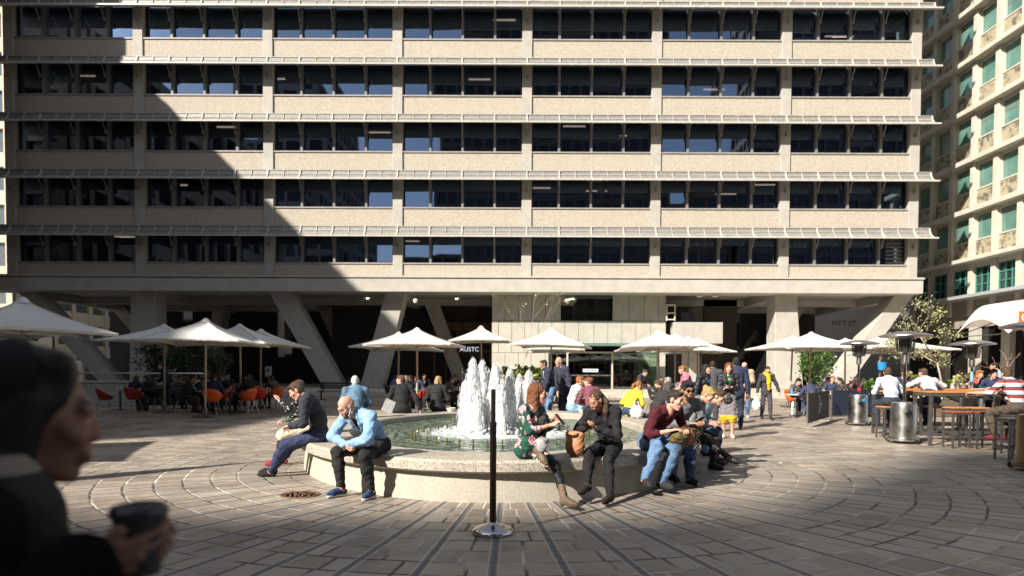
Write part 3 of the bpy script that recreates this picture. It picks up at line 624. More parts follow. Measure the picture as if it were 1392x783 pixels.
def jet(x, y, top, r0, r1):
    n, m = 22, 34; r0 *= .98; r1 *= .95; vs = []; fs = []; ph = [random.uniform(0, 6.28) for _ in range(6)]
    for i in range(m+1):
        t_ = i/m; z = .34+(top-.34)*t_; r = (r1+(r0-r1)*(1-t_)**1.4)*math.sqrt(max(0, 1-max(0, (t_-.62)/.38)**2.1))
        for k in range(n):
            a = 2*math.pi*k/n; w_ = 1+.12*math.sin(3*a+ph[0]+t_*2)+.10*math.sin(7*a+ph[1]-t_*2)+.05*math.sin(13*t_+ph[2]+2*a)+random.uniform(-.10, .10)
            vs.append((x+r*w_*math.cos(a), y+r*w_*math.sin(a), z+random.uniform(-.03, .03)))
    for i in range(m):
        for k in range(n): fs.append((i*n+k, i*n+(k+1) % n, (i+1)*n+(k+1) % n, (i+1)*n+k))
    mb = MB().add(vs, fs)
    oct_ = [(0, 1, 4), (1, 2, 4), (2, 3, 4), (3, 0, 4), (1, 0, 5), (2, 1, 5), (3, 2, 5), (0, 3, 5)]
    for q in range(int(950*(r0+.05)/.2)):     # streaks and drops thrown around the core
        a = random.uniform(0, 6.28); t_ = random.random()**.75; rc = (r1+(r0-r1)*(1-t_)**1.4)*math.sqrt(max(.03, 1-max(0, (t_-.62)/.38)**2.1))
        d = rc*random.gauss(1.0, .22)+.004; L = random.uniform(.06, .30)*(1.1-t_*.7); rr = random.uniform(.0018, .0055)
        c = Vector((x+d*math.cos(a), y+d*math.sin(a), min(.36+(top-.33)*t_, top+.03))); o_ = Vector((math.cos(a), math.sin(a), 0))*L*.10
        mb.add([c+Vector((rr, 0, 0)), c+Vector((0, rr, 0)), c+Vector((-rr, 0, 0)), c+Vector((0, -rr, 0)), c+Vector((0, 0, L/2))-o_, c-Vector((0, 0, L/2))+o_], oct_)
    for q in range(40):
        a = random.uniform(0, 6.28); t_ = random.random(); d = random.uniform(1.0, 1.9)*(r0+.03)*(1.2-t_*.6); rr = random.uniform(.003, .007); c = Vector((x+d*math.cos(a), y+d*math.sin(a), .36+(top-.3)*t_*.9)); st = random.uniform(1, 2.2)
        mb.add([c+Vector(p) for p in ((rr, 0, 0), (0, rr, 0), (-rr, 0, 0), (0, -rr, 0), (0, 0, rr*st), (0, 0, -rr*st))], oct_)
    return mb.build('water_jet', JET, fn, smooth=True, sharp=180)
for px, Y, top, r0, r1 in [(643, 12.0, 490, .20, .10), (656, 12.5, 492, .17, .09), (632, 12.3, 520, .13, .07), (674, 11.9, 496, .15, .10), (683, 11.6, 519, .09, .055), (693, 12.2, 503, .13, .08), (706, 12.6, 512, .12, .07), (719, 12.3, 506, .14, .09), (665, 12.7, 507, .12, .06), (731, 12.4, 530, .16, .09), (650, 11.7, 535, .12, .06)]:
    c = at(px, top, Y); jet(c.x-FC[0], c.y-FC[1], c.z, r0, r1)
sp = MB()     # low splash at the foot of the jets
for q in range(420):
    a = random.uniform(0, 6.28); d = abs(random.gauss(0, .55))+.05; h = random.uniform(.36, .36+.30*math.exp(-d*1.6)); rr = random.uniform(.008, .03)
    c = Vector((d*1.1*math.cos(a)-.05, d*math.sin(a)-.05, h)); sp.add([c+Vector(p) for p in ((rr, 0, 0), (0, rr, 0), (-rr, 0, 0), (0, -rr, 0), (0, 0, rr*1.3), (0, 0, -rr))], [(0, 1, 4), (1, 2, 4), (2, 3, 4), (3, 0, 4), (1, 0, 5), (2, 1, 5), (3, 2, 5), (0, 3, 5)])
o = sp.build('splash', JET, fn, smooth=True, sharp=180); o['kind'] = 'stuff'
BRASS = simple('old_brass', (.24, .19, .045), .38, .75, .35, 20); BRK = simple('algae_brass', (.105, .095, .025), .6, .2, .4, 12)
nz = None
for k in range(44):
    a = 2*math.pi*k/44+.04; p = (1.52*math.cos(a), -.72+1.78*math.sin(a), .33)
    if nz is None:
        nz = MB().lathe([(.02, 0), (.02, .05), (.011, .055), (.010, .09), (.017, .095), (.014, .115), (.007, .13), (.005, .15), (.001, .15)], 10).build('nozzle', BRK, fn, smooth=True); nz.location = p
    else: o = nz.copy(); COL.objects.link(o); o.location = p
for px, Y in [(645, 11.7), (660, 11.9), (688, 11.6), (708, 12.1), (720, 11.8)]:
    c = at(px, 580, Y); MB().lathe([(.06, .25), (.07, .42), (.045, .45), (.04, .55), (.05, .56), (.03, .6), (.001, .6)], 10, (c.x-FC[0], c.y-FC[1], 0)).build('jet_pipe', BRASS, fn, smooth=True)
for i, (px, py, s_) in enumerate(((720, 604, .05), (1061, 630, .045), (1008, 752, .03), (620, 700, .03))):
    c = gp(px, py); o = thing('litter_scrap', ('white paper scrap on the paving right of the rim', 'small white paper scrap on the shaded paving at right', 'tiny pale scrap on the paving in the right foreground', 'tiny pale scrap on the paving left of the stanchion')[i] if i else 'pale leaf floating on the fountain water', 'litter', (c.x, c.y, .005 if i else .385), i*1.1)
    MB().add([(-s_, -s_*.6, 0), (s_, -s_*.5, .006), (s_*.8, s_*.6, .012), (-s_*.9, s_*.5, .004), (-s_, -s_*.6, .002), (s_, -s_*.5, .008), (s_*.8, s_*.6, .014), (-s_*.9, s_*.5, .006)], [(3, 2, 1, 0), (4, 5, 6, 7), (0, 1, 5, 4), (1, 2, 6, 5), (2, 3, 7, 6), (3, 0, 4, 7)]).build('scrap', simple('scrap_paper', (.6, .58, .54), .8), o)
# manhole, stanchion
c = gp(408, 673); mh = thing('manhole_cover', 'round rusty iron manhole cover in the paving left of the fountain', 'manhole cover', (c.x, c.y, .004))
RUST = simple('rusty_iron', (.16, .095, .06), .75, .2, .5, 14, .6, 40); mm = MB().lathe([(.001, 0), (.185, 0), (.205, .010), (.225, .010), (.232, 0)], 32)
for i in range(9):
    for r_ in (.06, .115, .165): a = i*2*math.pi/9+r_*9; mm.box(r_*math.cos(a)-.013, r_*math.cos(a)+.013, r_*math.sin(a)-.013, r_*math.sin(a)+.013, .002, .010)
mm.build('cover', RUST, mh)
c = gp(670, 725); stn = thing('stanchion_post', 'tall dark stanchion post on a round chrome base in front of the fountain', 'post', (c.x, c.y, .004))
CHROME = simple('polished_chrome', (.58, .57, .55), .13, 1.0, .05, 2)
MB().lathe([(.001, 0), (.185, 0), (.19, .012), (.188, .03), (.16, .05), (.10, .072), (.05, .085), (.04, .10), (.001, .10)], 40).build('base', CHROME, stn, smooth=True, sharp=50)
MB().lathe([(.001, .09), (.030, .09), (.030, .98), (.032, .985), (.032, 1.01), (.021, 1.015), (.021, 1.305), (.001, 1.31)], 20).build('pole', simple('dark_bronze_pole', (.055, .042, .035), .3, .7), stn, smooth=True)
# ------------------------------------------------------------------ umbrellas
CANV = bpy.data.materials.new('umbrella_canvas'); t = NT(CANV); t.base(t.mix(t.ramp(t.noise(1.5, t.coord(), 6, .7), .55, .75, 0, .4), t.mix(t.ramp(t.noise(3, t.coord(), 3), .3, .7), (.79, .78, .745), (.85, .845, .82)), (.64, .60, .53)), .85)
t.bump(t.noise(4, t.coord(), 4), .5, .08); trl = t.new('ShaderNodeBsdfTranslucent'); trl.inputs[0].default_value = (.8, .74, .62, 1); mx = t.new('ShaderNodeMixShader'); mx.inputs[0].default_value = .22
t.l.new(t.b.outputs[0], mx.inputs[1]); t.l.new(trl.outputs[0], mx.inputs[2]); t.l.new(mx.outputs[0], t.o.inputs[0])
SEAM = simple('canvas_seam', (.60, .57, .51), .85)
POLE = simple('pale_timber_pole', (.42, .36, .27), .5)
def umbrella(label, px, Y, W, ztip, zpeak, rot=0.0, zg=0.0, x=None, seg=8):
    xx = at(px, 470, Y).x if x is None else x
    u = thing('umbrella', label, 'umbrella', (xx, Y, zg), R(rot), 'square white cafe umbrellas'); ztip -= zg; zpeak -= zg
    hw = W/2; n = 4*seg; m = 9; vs = []; fs = []
    def ed(k):   # point on the square edge, sides scooped inwards
        side, f = divmod(k, seg); f = f/seg; s_ = 2*f-1; inn = hw*(1-.09*(1-s_*s_)); p = (s_*hw*(1 if abs(s_) > .999 else 1), -inn)
        a = side*math.pi/2; return (p[0]*math.cos(a)-p[1]*math.sin(a), p[0]*math.sin(a)+p[1]*math.cos(a)), abs(s_)
    for i in range(m+1):
        f = .045+.955*i/m
        for k in range(n):
            (ex, ey), s_ = ed(k); drop = f**.70  # concave tent
            sag = -.05*math.sin(f*math.pi)*(1-s_**2)
            zz = zpeak-(zpeak-ztip)*drop+sag+(.05*(1-s_**2) if i == m else .05*f*(1-s_**2))
            vs.append((ex*f, ey*f, zz))
    for i in range(m):
        for k in range(n): fs.append((i*n+k, i*n+(k+1) % n, (i+1)*n+(k+1) % n, (i+1)*n+k))
    b = len(vs)
    for k in range(n):
        (ex, ey), s_ = ed(k); vs.append((ex*1.0, ey*1.0, vs[m*n+k][2]-.06))
    for k in range(n): fs.append((m*n+k, m*n+(k+1) % n, b+(k+1) % n, b+k))
    tl = random.Random(int(px*7+Y*3)); u.rotation_euler = (R(tl.uniform(-1.6, 1.6)), R(tl.uniform(-1.6, 1.6)), R(rot))
    sm_ = MB()
    for k in range(0, n, seg): sm_.tube([Vector(vs[i*n+k])+Vector((0, 0, .008)) for i in range(m+1)], .010, 5)
    for k in range(n): sm_.tube([Vector(vs[m*n+k]), Vector(vs[m*n+(k+1) % n])], .007, 4)
    sm_.build('seam', SEAM, u)
    c_ = MB().add(vs, fs); o = c_.build('canopy', CANV, u, smooth=True, sharp=60); md = o.modifiers.new('t', 'SOLIDIFY'); md.thickness = .012
    MB().lathe([(.17, -.12), (.15, -.085), (.08, -.01), (.03, .02), (.001, .025)], 12, (0, 0, zpeak-.02)).build('cap', CANV, u, smooth=True)
    MB().tube([(0, 0, 0), (0, 0, zpeak-.05)], .035, 10).build('pole', POLE, u, smooth=True)
    MB().box(-.3, .3, -.3, .3, .004, .07).lathe([(.07, .07), (.07, .3), (.04, .3)], 10).build('base', GREYMET, u, bevel=.01)
    for k in range(4):
        a = math.pi/4+k*math.pi/2; e = hw*math.sqrt(2)
        MB().tube([(0, 0, zpeak-.12), (e*.45*math.cos(a), e*.45*math.sin(a), zpeak-(zpeak-ztip)*.45**.7-.05), (e*.99*math.cos(a), e*.99*math.sin(a), ztip-.03)], .016, 6).tube([(0, 0, ztip-.05), (e*.5*math.cos(a), e*.5*math.sin(a), zpeak-(zpeak-ztip)*.5**.7-.06)], .014, 6).build('rib', POLE, u)
    return u
U = [('large white umbrella with a wide canopy, nearest at the far left edge', 28, 16.1, 3.25, 2.38, 3.20, 45),
     ('white umbrella mostly hidden behind the large one at far left', -22, 19, 3.0, 2.45, 3.1, 45),
     ('leftmost white umbrella of the cluster by the dark hedge', 223, 22.8, 3.0, 2.40, 3.02, 4),
     ('white umbrella above the navy jacket man in the orange chair', 278, 20.6, 3.0, 2.30, 3.06, 3),
     ('white umbrella partly hidden right of the one above the navy jacket man', 327, 23.0, 3.0, 2.35, 3.05, -3),
     ('rightmost and farthest white umbrella of the left cluster', 353, 25.8, 3.0, 2.40, 3.05, 2),
     ('white umbrella half hidden behind the one above the red chair and grey haired man', 541, 27.3, 3.1, 2.36, 3.05, -6),
     ('white umbrella above the red chair and the grey haired man', 567, 24.4, 3.05, 2.38, 3.04, -6),
     ('small white umbrella in front of the dark cafe sign behind the fountain jets', 655, 29.0, 2.45, 2.74, 3.42, -5),
     ('white umbrella above the two standing men in navy jackets', 748, 26.8, 2.95, 2.47, 3.22, -12),
     ('white umbrella hidden behind the one above the two standing men', 757, 30.5, 2.6, 2.40, 2.95, -8),
     ('white umbrella in front of the glass entrance, nearest of its row', 897, 26.2, 3.2, 2.38, 3.10, -4),
     ('white umbrella second in the row right of the glass entrance', 918, 29.0, 3.0, 2.38, 3.12, -4),
     ('white umbrella third in the row right of the glass entrance', 935, 31.2, 3.0, 2.42, 3.12, -4),
     ('white umbrella farthest in the row right of the glass entrance', 949, 32.6, 3.0, 2.40, 3.10, -4),
     ('white umbrella above the person in the dark beanie', 1075, 28.0, 2.9, 2.40, 3.00, 3),
     ('white umbrella above the navy hooded jacket and black chair', 1101, 26.3, 3.1, 2.40, 3.05, 0),
     ('white umbrella behind the shorter patio heater', 1150, 29, 3.0, 2.42, 2.95, 4),
     ('white umbrella left of the tallest patio heater, low behind the heaters', 1197, 27.0, 3.1, 2.38, 2.95, 8),
     ('white umbrella behind the tallest patio heater under the sparse tree', 1228, 29.5, 3.2, 2.38, 2.95, 0)]
for lb, px, Y, W, zt, zp, ro in U: umbrella(lb, px, Y, W, zt, zp, ro)
umbrella('white umbrella standing left of the frame, seen by its shadow on the paving', 0, 9.3, 3.2, 2.4, 3.2, 20, x=-10.8)
fu = thing('folded_umbrella', 'folded white umbrella standing left of the frame, seen by its long shadow', 'umbrella', (-6.9, 8.0, 0))
MB().lathe([(.001, .9), (.16, .95), (.22, 1.3), (.15, 1.9), (.06, 2.5), (.001, 2.7)], 14).build('canopy', CANV, fu, smooth=True); MB().tube([(0, 0, 0), (0, 0, 2.85)], .03, 8).build('pole', POLE, fu); MB().box(-.3, .3, -.3, .3, .004, .08).build('base', GREYMET, fu)
# ------------------------------------------------------------------ patio heaters
def heater(label, px, pyb, h, x=None, Y=None, barrel=STEEL, rot=0):
    c = gp(px, pyb); loc_ = (c.x if x is None else x, c.y if Y is None else Y, .004)
    u = thing('patio_heater', label, 'heater', loc_, R(rot), 'steel patio heaters')
    MB().lathe([(.001, .05), (.29, .05), (.30, .07), (.29, .12), (.25, .125), (.245, .80), (.235, .84), (.06, .86), (.001, .86)], 32).build('gas_housing', barrel, u, smooth=True, sharp=40)
    hb = MB()
    for a in (-1.9, -1.2, 2.6): hb.lathe([(.001, -.01), (.03, -.01), (.03, .004), (.001, .004)], 8, (.247*math.cos(a), .247*math.sin(a), .22))
    MB().lathe([(.001, 0), (.065, 0), (.065, .25), (.001, .25)], 16).build('hand_hole', BLACK, u)
    u.children[-1].rotation_euler = (R(90), 0, 0); u.children[-1].location = (-.04, -.003, .63); u.children[-1].scale = (1, 1, 1)
    for a in (-1.2, -.2, 2.2): 
        w_ = MB().lathe([(.001, -.02), (.045, -.02), (.05, 0), (.045, .02), (.001, .02)], 12).build('castor', BLACK, u, smooth=True); w_.rotation_euler = (R(90), 0, a); w_.location = (.31*math.cos(a), .31*math.sin(a), .05)
    MB().tube([(0, 0, .85), (0, 0, h-.55)], .032, 12).build('pole', CHROME, u, smooth=True)
    MB().lathe([(.03, h-.66), (.07, h-.62), (.07, h-.46), (.05, h-.44), (.10, h-.42), (.16, h-.40), (.001, h-.40)], 20).build('burner', STEEL, u, smooth=True)
    gm = MB()
    for k in range(16):
        a = 2*math.pi*k/16; gm.tube([(.15*math.cos(a), .15*math.sin(a), h-.40), (.19*math.cos(a), .19*math.sin(a), h-.12)], .008, 5)
    for q in range(6): r_ = .152+.04*q/6; gm.lathe([(r_, h-.39+q*.05), (r_+.008, h-.385+q*.05), (r_, h-.38+q*.05)], 20)
    gm.lathe([(.11, h-.4), (.13, h-.14), (.10, h-.14)], 16); gm.build('grille', GREYMET, u)
    MB().lathe([(.20, h-.13), (.20, h-.105), (.49, h-.085), (.505, h-.07), (.50, h-.055), (.36, h-.012), (.2, h+.02), (.06, h+.035), (.001, h+.037)], 40).build('reflector', simple('satin_aluminium', (.46, .46, .47), .33, .9, .05, 2), u, smooth=True, sharp=50)
    return u
BLU = simple('blue_sticker', (.02, .30, .50), .5); REDS = simple('red_sticker', (.6, .03, .08), .5); WHT = simple('white_paint', (.75, .75, .74), .5)
h1 = heater('patio heater with a blue sticker in front of the navy barrier', 1166, 578, 2.33)
h2 = heater('tallest looking patio heater with round hole in its barrel, beside the blue shirt man', 1228, 602, 2.30)
h3 = heater('patio heater behind the bar table, right of the white shirt man', 1321, 575, 2.25, Y=16.7, x=at(1321, 510, 16.7).x)
h4 = heater('bronze patio heater cut off at the right edge of the photo', 0, 0, 2.24, x=7.93, Y=10.1, barrel=simple('bronze_barrel', (.30, .21, .13), .35, .8))
for hh, pts in ((h1, [(.0, .70), (.04, .72), (.08, .71), (.12, .715), (.16, .70)]), (h4, [(-.12, .62), (-.1, .64)])):
    for i, (xx, zz) in enumerate(pts):
        a = -math.pi/2+xx/.25; o = MB().box(-.022, .022, -.006, .004, -.035, .035).build('sticker', BLU, hh); o.location = (.25*math.cos(a), .25*math.sin(a), zz); o.rotation_euler = (0, 0, a+math.pi/2)
o = MB().box(-.035, .035, -.02, .02, 0, .09).build('tape', REDS, h1); o.location = (0, -.03, .95); o = MB().lathe([(.034, 1.25), (.034, 1.5)], 10).build('tape', simple('blue_tape', (.2, .4, .55), .5), h3)
o = MB().box(-.025, .025, -.006, .004, -.04, .04).build('sticker', BLU, h2); o.location = (.235, -.09, .70); o.rotation_euler = (0, 0, R(70))
# ------------------------------------------------------------------ cafe barriers with handwriting
def barrier(label, p, q, h, col, script=None):
    p = Vector(p); q = Vector(q); d = q-p; L = d.length; a = math.atan2(d.y, d.x)
    b = thing('cafe_barrier', label, 'barrier', (p.x, p.y, 0), a, 'cafe barrier panels'); m = simple('barrier_fabric', col, .7, 0, .12, 3)
    pn = MB().box(.05, L-.05, -.012, .012, .14, h-.04).build('fabric_panel', m, b)
    for x in (0.0, L):
        MB().tube([(x, 0, 0), (x, 0, h)], .022, 10).box(x-.05, x+.05, -.25, .25, .004, .02).build('post', STEEL, b, smooth=True)
    MB().tube([(.0, 0, h-.03), (L, 0, h-.03)], .018, 8).build('top_rail', DKMETAL, b, smooth=True); MB().tube([(.0, 0, .12), (L, 0, .12)], .015, 8).build('bottom_rail', GREYMET, b, smooth=True)
    if script:
        mb = MB()
        for st in script: mb.tube([(x, -.02, z) for x, z in st], .0065, 5)
        mb.build('handwriting', WHT, b)
def curve(pts, n=6):
    out = []
    P = [pts[0]]+pts+[pts[-1]]
    for i in range(1, len(P)-2):
        for k in range(n):
            t_ = k/n; a, b, c, d = P[i-1], P[i], P[i+1], P[i+2]
            out.append(tuple(.5*((2*b[j])+(-a[j]+c[j])*t_+(2*a[j]-5*b[j]+4*c[j]-d[j])*t_**2+(-a[j]+3*b[j]-3*c[j]+d[j])*t_**3) for j in (0, 1)))
    return out+[pts[-1]]
def ryans(x0, z0, s, sx=1.0):
    F = lambda pts: [(x0+x*s*sx, z0+z*s) for x, z in curve(pts)]
    return [F([(.18, -1.0), (.10, -1.15), (.05, -.95), (.22, -.5), (.28, .2), (.30, .95), (.18, 1.25), (.02, 1.05), (.12, .75), (.4, .85), (.55, 1.1), (.42, .5), (.24, .35), (.42, .15), (.55, -.12)]),
            F([(.55, .2), (.6, -.1), (.75, .1), (.8, .25), (.78, -.3), (.62, -.95), (.48, -1.1), (.5, -.8), (.8, -.15), (1.0, .1)]),
            F([(1.12, .2), (.98, .1), (1.0, -.12), (1.15, .05), (1.18, .2), (1.2, -.1), (1.3, .05), (1.36, .2), (1.38, -.05), (1.48, .2), (1.56, .18), (1.58, -.08), (1.7, 0)]),
            F([(1.72, .62), (1.68, .42)]), F([(1.98, .28), (1.84, .22), (1.95, .02), (1.86, -.12), (1.72, -.06)]), F([(1.0, -.42), (1.5, -.3), (2.0, -.22)])]
a, b_ = gp(1097, 581.5), gp(1126, 572)
barrier('dark grey cafe barrier panel with white handwriting, leftmost of the row', a, b_, .94, (.045, .045, .052), ryans(.62*(b_-a).length-.45, .55, .22))
a, b_ = gp(1130, 571), gp(1198, 566); barrier('navy cafe barrier panel behind the heater with the blue sticker', a, b_, .93, (.028, .045, .095), ryans(1.55, .48, .2))
# ------------------------------------------------------------------ chairs, tables, stools
def shell_mesh():
    vs = []; fs = []; nu, nv = 20, 9
    for i in range(nv+1):
        f = i/nv
        for k in range(nu+1):
            a = math.pi*(-.5)+2*math.pi*k/nu  # k=0 at front
            back = (1-math.cos(2*math.pi*k/nu))/2   # 0 front, 1 back
            rim = .07+.35*back**1.1; r = .30*f**.72*(1+.06*f); z = .44+rim*max(0, (f-.45)/.55)**1.5-.03*(1-f)
            vs.append((r*1.02*math.sin(2*math.pi*k/nu), r*math.cos(2*math.pi*k/nu)*.93+.02, z))
    for i in range(nv):
        for k in range(nu): fs.append((i*(nu+1)+k, i*(nu+1)+k+1, (i+1)*(nu+1)+k+1, (i+1)*(nu+1)+k))
    return MB().add(vs, fs)
CHM = {}
for nm, c_ in (('red', (.62, .035, .02)), ('dark red', (.33, .02, .012)), ('orange', (.78, .125, .015)), ('black', (.02, .02, .022)), ('grey', (.12, .12, .125))): CHM[nm] = simple('chair_'+nm.replace(' ', '_'), c_, .38, 0, .08)
_ch = {}
def chair(col, x, y, face, label, zg=0.0):
    if 'm' not in _ch:
        t0 = shell_mesh().build('shell', CHM['red'], None, smooth=True, sharp=180); md = t0.modifiers.new('t', 'SOLIDIFY'); md.thickness = .018; _ch['m'] = t0.data; COL.objects.unlink(t0)
        l = MB(); 
        _ch['legs'] = [MB().tube([(sx*.13, sy*.13, .42), (sx*.24, sy*.24, .0)], .011, 7).build('leg', STEEL, None).data for sx in (-1, 1) for sy in (-1, 1)]
        for o in [o for o in COL.objects if o.name.startswith('leg') and o.parent is None]: bpy.data.objects.remove(o)
        cr = MB().tube([(-.13, -.13, .42), (.13, .13, .42)], .012, 6).tube([(.13, -.13, .42), (-.13, .13, .42)], .012, 6).build('cross_brace', STEEL, None); _ch['x'] = cr.data; bpy.data.objects.remove(cr)
    c_ = thing('bucket_chair', label, 'chair', (x, y, zg), -R(face), 'bucket chairs at the cafe tables')
    o = link('shell', _ch['m'], c_); md = o.modifiers.new('t', 'SOLIDIFY'); md.thickness = .018; o.material_slots[0].link = 'OBJECT'; o.material_slots[0].material = CHM[col]
    for l in _ch['legs']: link('leg', l, c_)
    link('cross_brace', _ch['x'], c_); return c_
TTOP = simple('table_top', (.33, .32, .31), .35, .2)
def cafe_table(x, y, label, r=.36, h=.73, mat=TTOP, zg=0.0):
    t_ = thing('cafe_table', label, 'table', (x, y, zg), 0, 'low cafe tables')
    MB().lathe([(.001, h-.03), (r, h-.03), (r+.005, h-.015), (r, h), (.001, h)], 24).build('tabletop', mat, t_, smooth=True); MB().tube([(0, 0, .03), (0, 0, h-.03)], .035, 10).build('pedestal', DKMETAL, t_, smooth=True)
    MB().lathe([(.001, .004), (.24, .004), (.24, .015), (.04, .04), (.001, .04)], 20).build('base', DKMETAL, t_, smooth=True); return t_
ORT = simple('orange_timber', (.46, .19, .06), .45, 0, .25, 3); RDT = simple('red_timber', (.30, .075, .04), .45, 0, .2, 3)
def frame_legs(mb_list, par, hx, hy, h, w_, mat, rails):
    for sx in (-1, 1):
        for sy in (-1, 1): MB().box(sx*hx-w_/2, sx*hx+w_/2, sy*hy-w_/2, sy*hy+w_/2, .004, h).build('leg', mat, par)
    for z in rails:
        MB().box(-hx+w_/2, hx-w_/2, -hy-w_/2+.003, -hy+w_/2-.003, z-w_/2, z+w_/2).box(-hx+w_/2, hx-w_/2, hy-w_/2+.003, hy+w_/2-.003, z-w_/2, z+w_/2).box(-hx-w_/2+.003, -hx+w_/2-.003, -hy+w_/2, hy-w_/2, z-w_/2, z+w_/2).box(hx-w_/2+.003, hx+w_/2-.003, -hy+w_/2, hy-w_/2, z-w_/2, z+w_/2).build('rail', mat, par)
def bar_table(label, x, y, L, Wd, h, rot=0, castor=False):
    b = thing('bar_table', label, 'table', (x, y, 0), R(rot), 'high bar tables'); n = 4
    for i in range(n): MB().box(-L/2, L/2, -Wd/2+i*Wd/n+.004, -Wd/2+(i+1)*Wd/n-.004, h-.035, h).build('top_plank', ORT, b, bevel=.004)
    frame_legs(None, b, L/2-.04, Wd/2-.03, h-.04, .055, GREYMET, (h-.07, .22)); return b
def stool(label, x, y, rot=0, mat=ORT, h=.72):
    b = thing('bar_stool', label, 'stool', (x, y, 0), R(rot), 'metal framed bar stools'); MB().box(-.19, .19, -.17, .17, h-.03, h).build('seat', mat, b, bevel=.006)
    frame_legs(None, b, .165, .145, h-.032, .03, GREYMET, (h-.05, .22)); return b
bar_table('front orange topped bar table with thick grey legs', xat(1312, 13.75), 13.75, 1.75, .62, 1.10, -2)
bar_table('orange topped bar table behind, between the white shirt man and the far diners', xat(1297, 16.35), 16.35, 2.6, .62, 1.08, -2)
bar_table('bar table at the right edge behind the striped shirt man', xat(1412, 15.2), 15.2, 1.6, .62, 1.08, -2)
bar_table('bar table left end beside the blue shirt man', xat(1230, 15.6), 15.9, .9, .6, 1.05, -2)
for lb, px, Y, r_, m_ in [('red topped bar stool tucked under the front bar table, left one', 1302, 13.15, 0, RDT), ('red topped bar stool tucked under the front bar table, right one', 1334, 13.1, 3, RDT), ('bar stool under the blue shirt man', 1208, 15.0, 5, ORT), ('bar stool under the white shirt man', 1268, 15.55, 0, ORT), ('bar stool with orange top right of the white shirt man', 1300, 14.75, 4, ORT), ('bar stool with orange top behind the red topped stools', 1330, 14.7, -4, ORT), ('bar stool under the striped shirt man', 1384, 12.1, 0, GREYMET), ('nearest grey bar stool at the right edge before the striped shirt man', 1377, 11.25, 6, GREYMET), ('bar stool across the table from the white shirt man', 1322, 17.0, 0, ORT), ('bar stool far right behind the bar table', 1362, 17.0, 0, ORT)]:
    stool(lb, xat(px, Y), Y, r_, m_)
# things on the bar tables
def pot(name, label, cat, p, r, h, mat, par=None):
    o = thing(name, label, cat, p); MB().lathe([(.001, 0), (r*.8, 0), (r, h), (r*.9, h), (r*.85, h*.9), (.001, h*.9)], 18).build('pot', mat, o, smooth=True); return o
# bench, low wall, handrail, signs at left
lw = thing('low_wall', 'low beige wall with a steel handrail behind the cafe tables at left', 'wall', (0, 26.6, 0)); x0, x1 = -21.5, at(188, 510, 26.6).x
MB().box(x0, x1, 0, .4, 0, .92).build('wall', CONC2, lw, bevel=.02); MB().box(x0, x1, -.03, .45, .925, 1.02).build('coping', CONC2, lw, bevel=.015)
MB().tube([(x0, .2, 1.32), (x1+2.5, .2, 1.32)], .03, 8).build('handrail', STEEL, lw, smooth=True)
for i in range(8): x = x0+1+(x1-x0+1.2)*i/7; MB().tube([(x, .2, .0 if x > x1 else 1.0), (x, .2, 1.3)], .018, 6).build('rail_post', STEEL, lw)
bc = thing('bench', 'black metal bench in front of the slanted legs at left', 'bench', (xat(460, 33), 33.0, 0))
for i in range(4): MB().box(-1.0, 1.0, -.25+i*.13, -.15+i*.13, .43, .46).build('seat_slat', BLACK, bc)
for i in range(3): MB().box(-1.0, 1.0, .28, .31, .55+i*.12, .63+i*.12).build('back_slat', BLACK, bc)
for x in (-.85, .85): MB().box(x-.03, x+.03, -.25, .3, .38, .425).box(x-.03, x+.03, -.03, .03, .0, .38).box(x-.03, x+.03, .315, .36, .38, .9).box(x-.2, x+.2, -.25, .25, .004, .03).build('bench_leg', BLACK, bc)
ps = thing('post_sign', 'small white sign on a thin post behind the tan jacket woman', 'sign', (xat(365, 27.5), 27.5, 0)); MB().tube([(0, 0, 0), (0, 0, 1.35)], .025, 8).build('post', GREYMET, ps); MB().box(-.13, .13, -.03, -.005, 1.2, 1.62).build('sign_board', simple('sign_panel', (.55, .60, .68), .5), ps)
tg = MB().box(-.05, .05, -.034, -.031, 1.40, 1.52).build('pictogram', simple('sign_ink', (.08, .1, .16), .5), ps)
# ------------------------------------------------------------------ plants
LEAFS = {}
def leafmat(nm, col, col2):
    if nm not in LEAFS:
        m = bpy.data.materials.new(nm); t = NT(m); oi = t.white(t.coord('Object')); t.base(t.mix(t.ramp(t.noise(5, t.coord(), 3), .35, .65), col, col2), .42, 0, .5)
        trl = t.new('ShaderNodeBsdfTranslucent'); t.l.new(t.mix(.5, col, col2), trl.inputs[0]); mx = t.new('ShaderNodeMixShader'); mx.inputs[0].default_value = .25; t.l.new(t.b.outputs[0], mx.inputs[1]); t.l.new(trl.outputs[0], mx.inputs[2]); t.l.new(mx.outputs[0], t.o.inputs[0]); LEAFS[nm] = m
    return LEAFS[nm]
BARK = simple('bark', (.16, .12, .09), .85, 0, .3, 10); PALEBARK = simple('pale_bark', (.36, .29, .23), .8, 0, .2, 10)
def leaf(mb, p, s, d=None, ar=.42):
    d = Vector((random.gauss(0, 1), random.gauss(0, 1), random.gauss(0, .8))).normalized() if d is None else d; n = d.cross(Vector((random.gauss(0, 1), random.gauss(0, 1), random.gauss(0, 1)))).normalized(); q = d.cross(n)*.15
    p = Vector(p); mb.add([p, p+d*s*.45+n*s*ar+q*s, p+d*s, p+d*s*.45-n*s*ar+q*s], [(0, 1, 2, 3)])
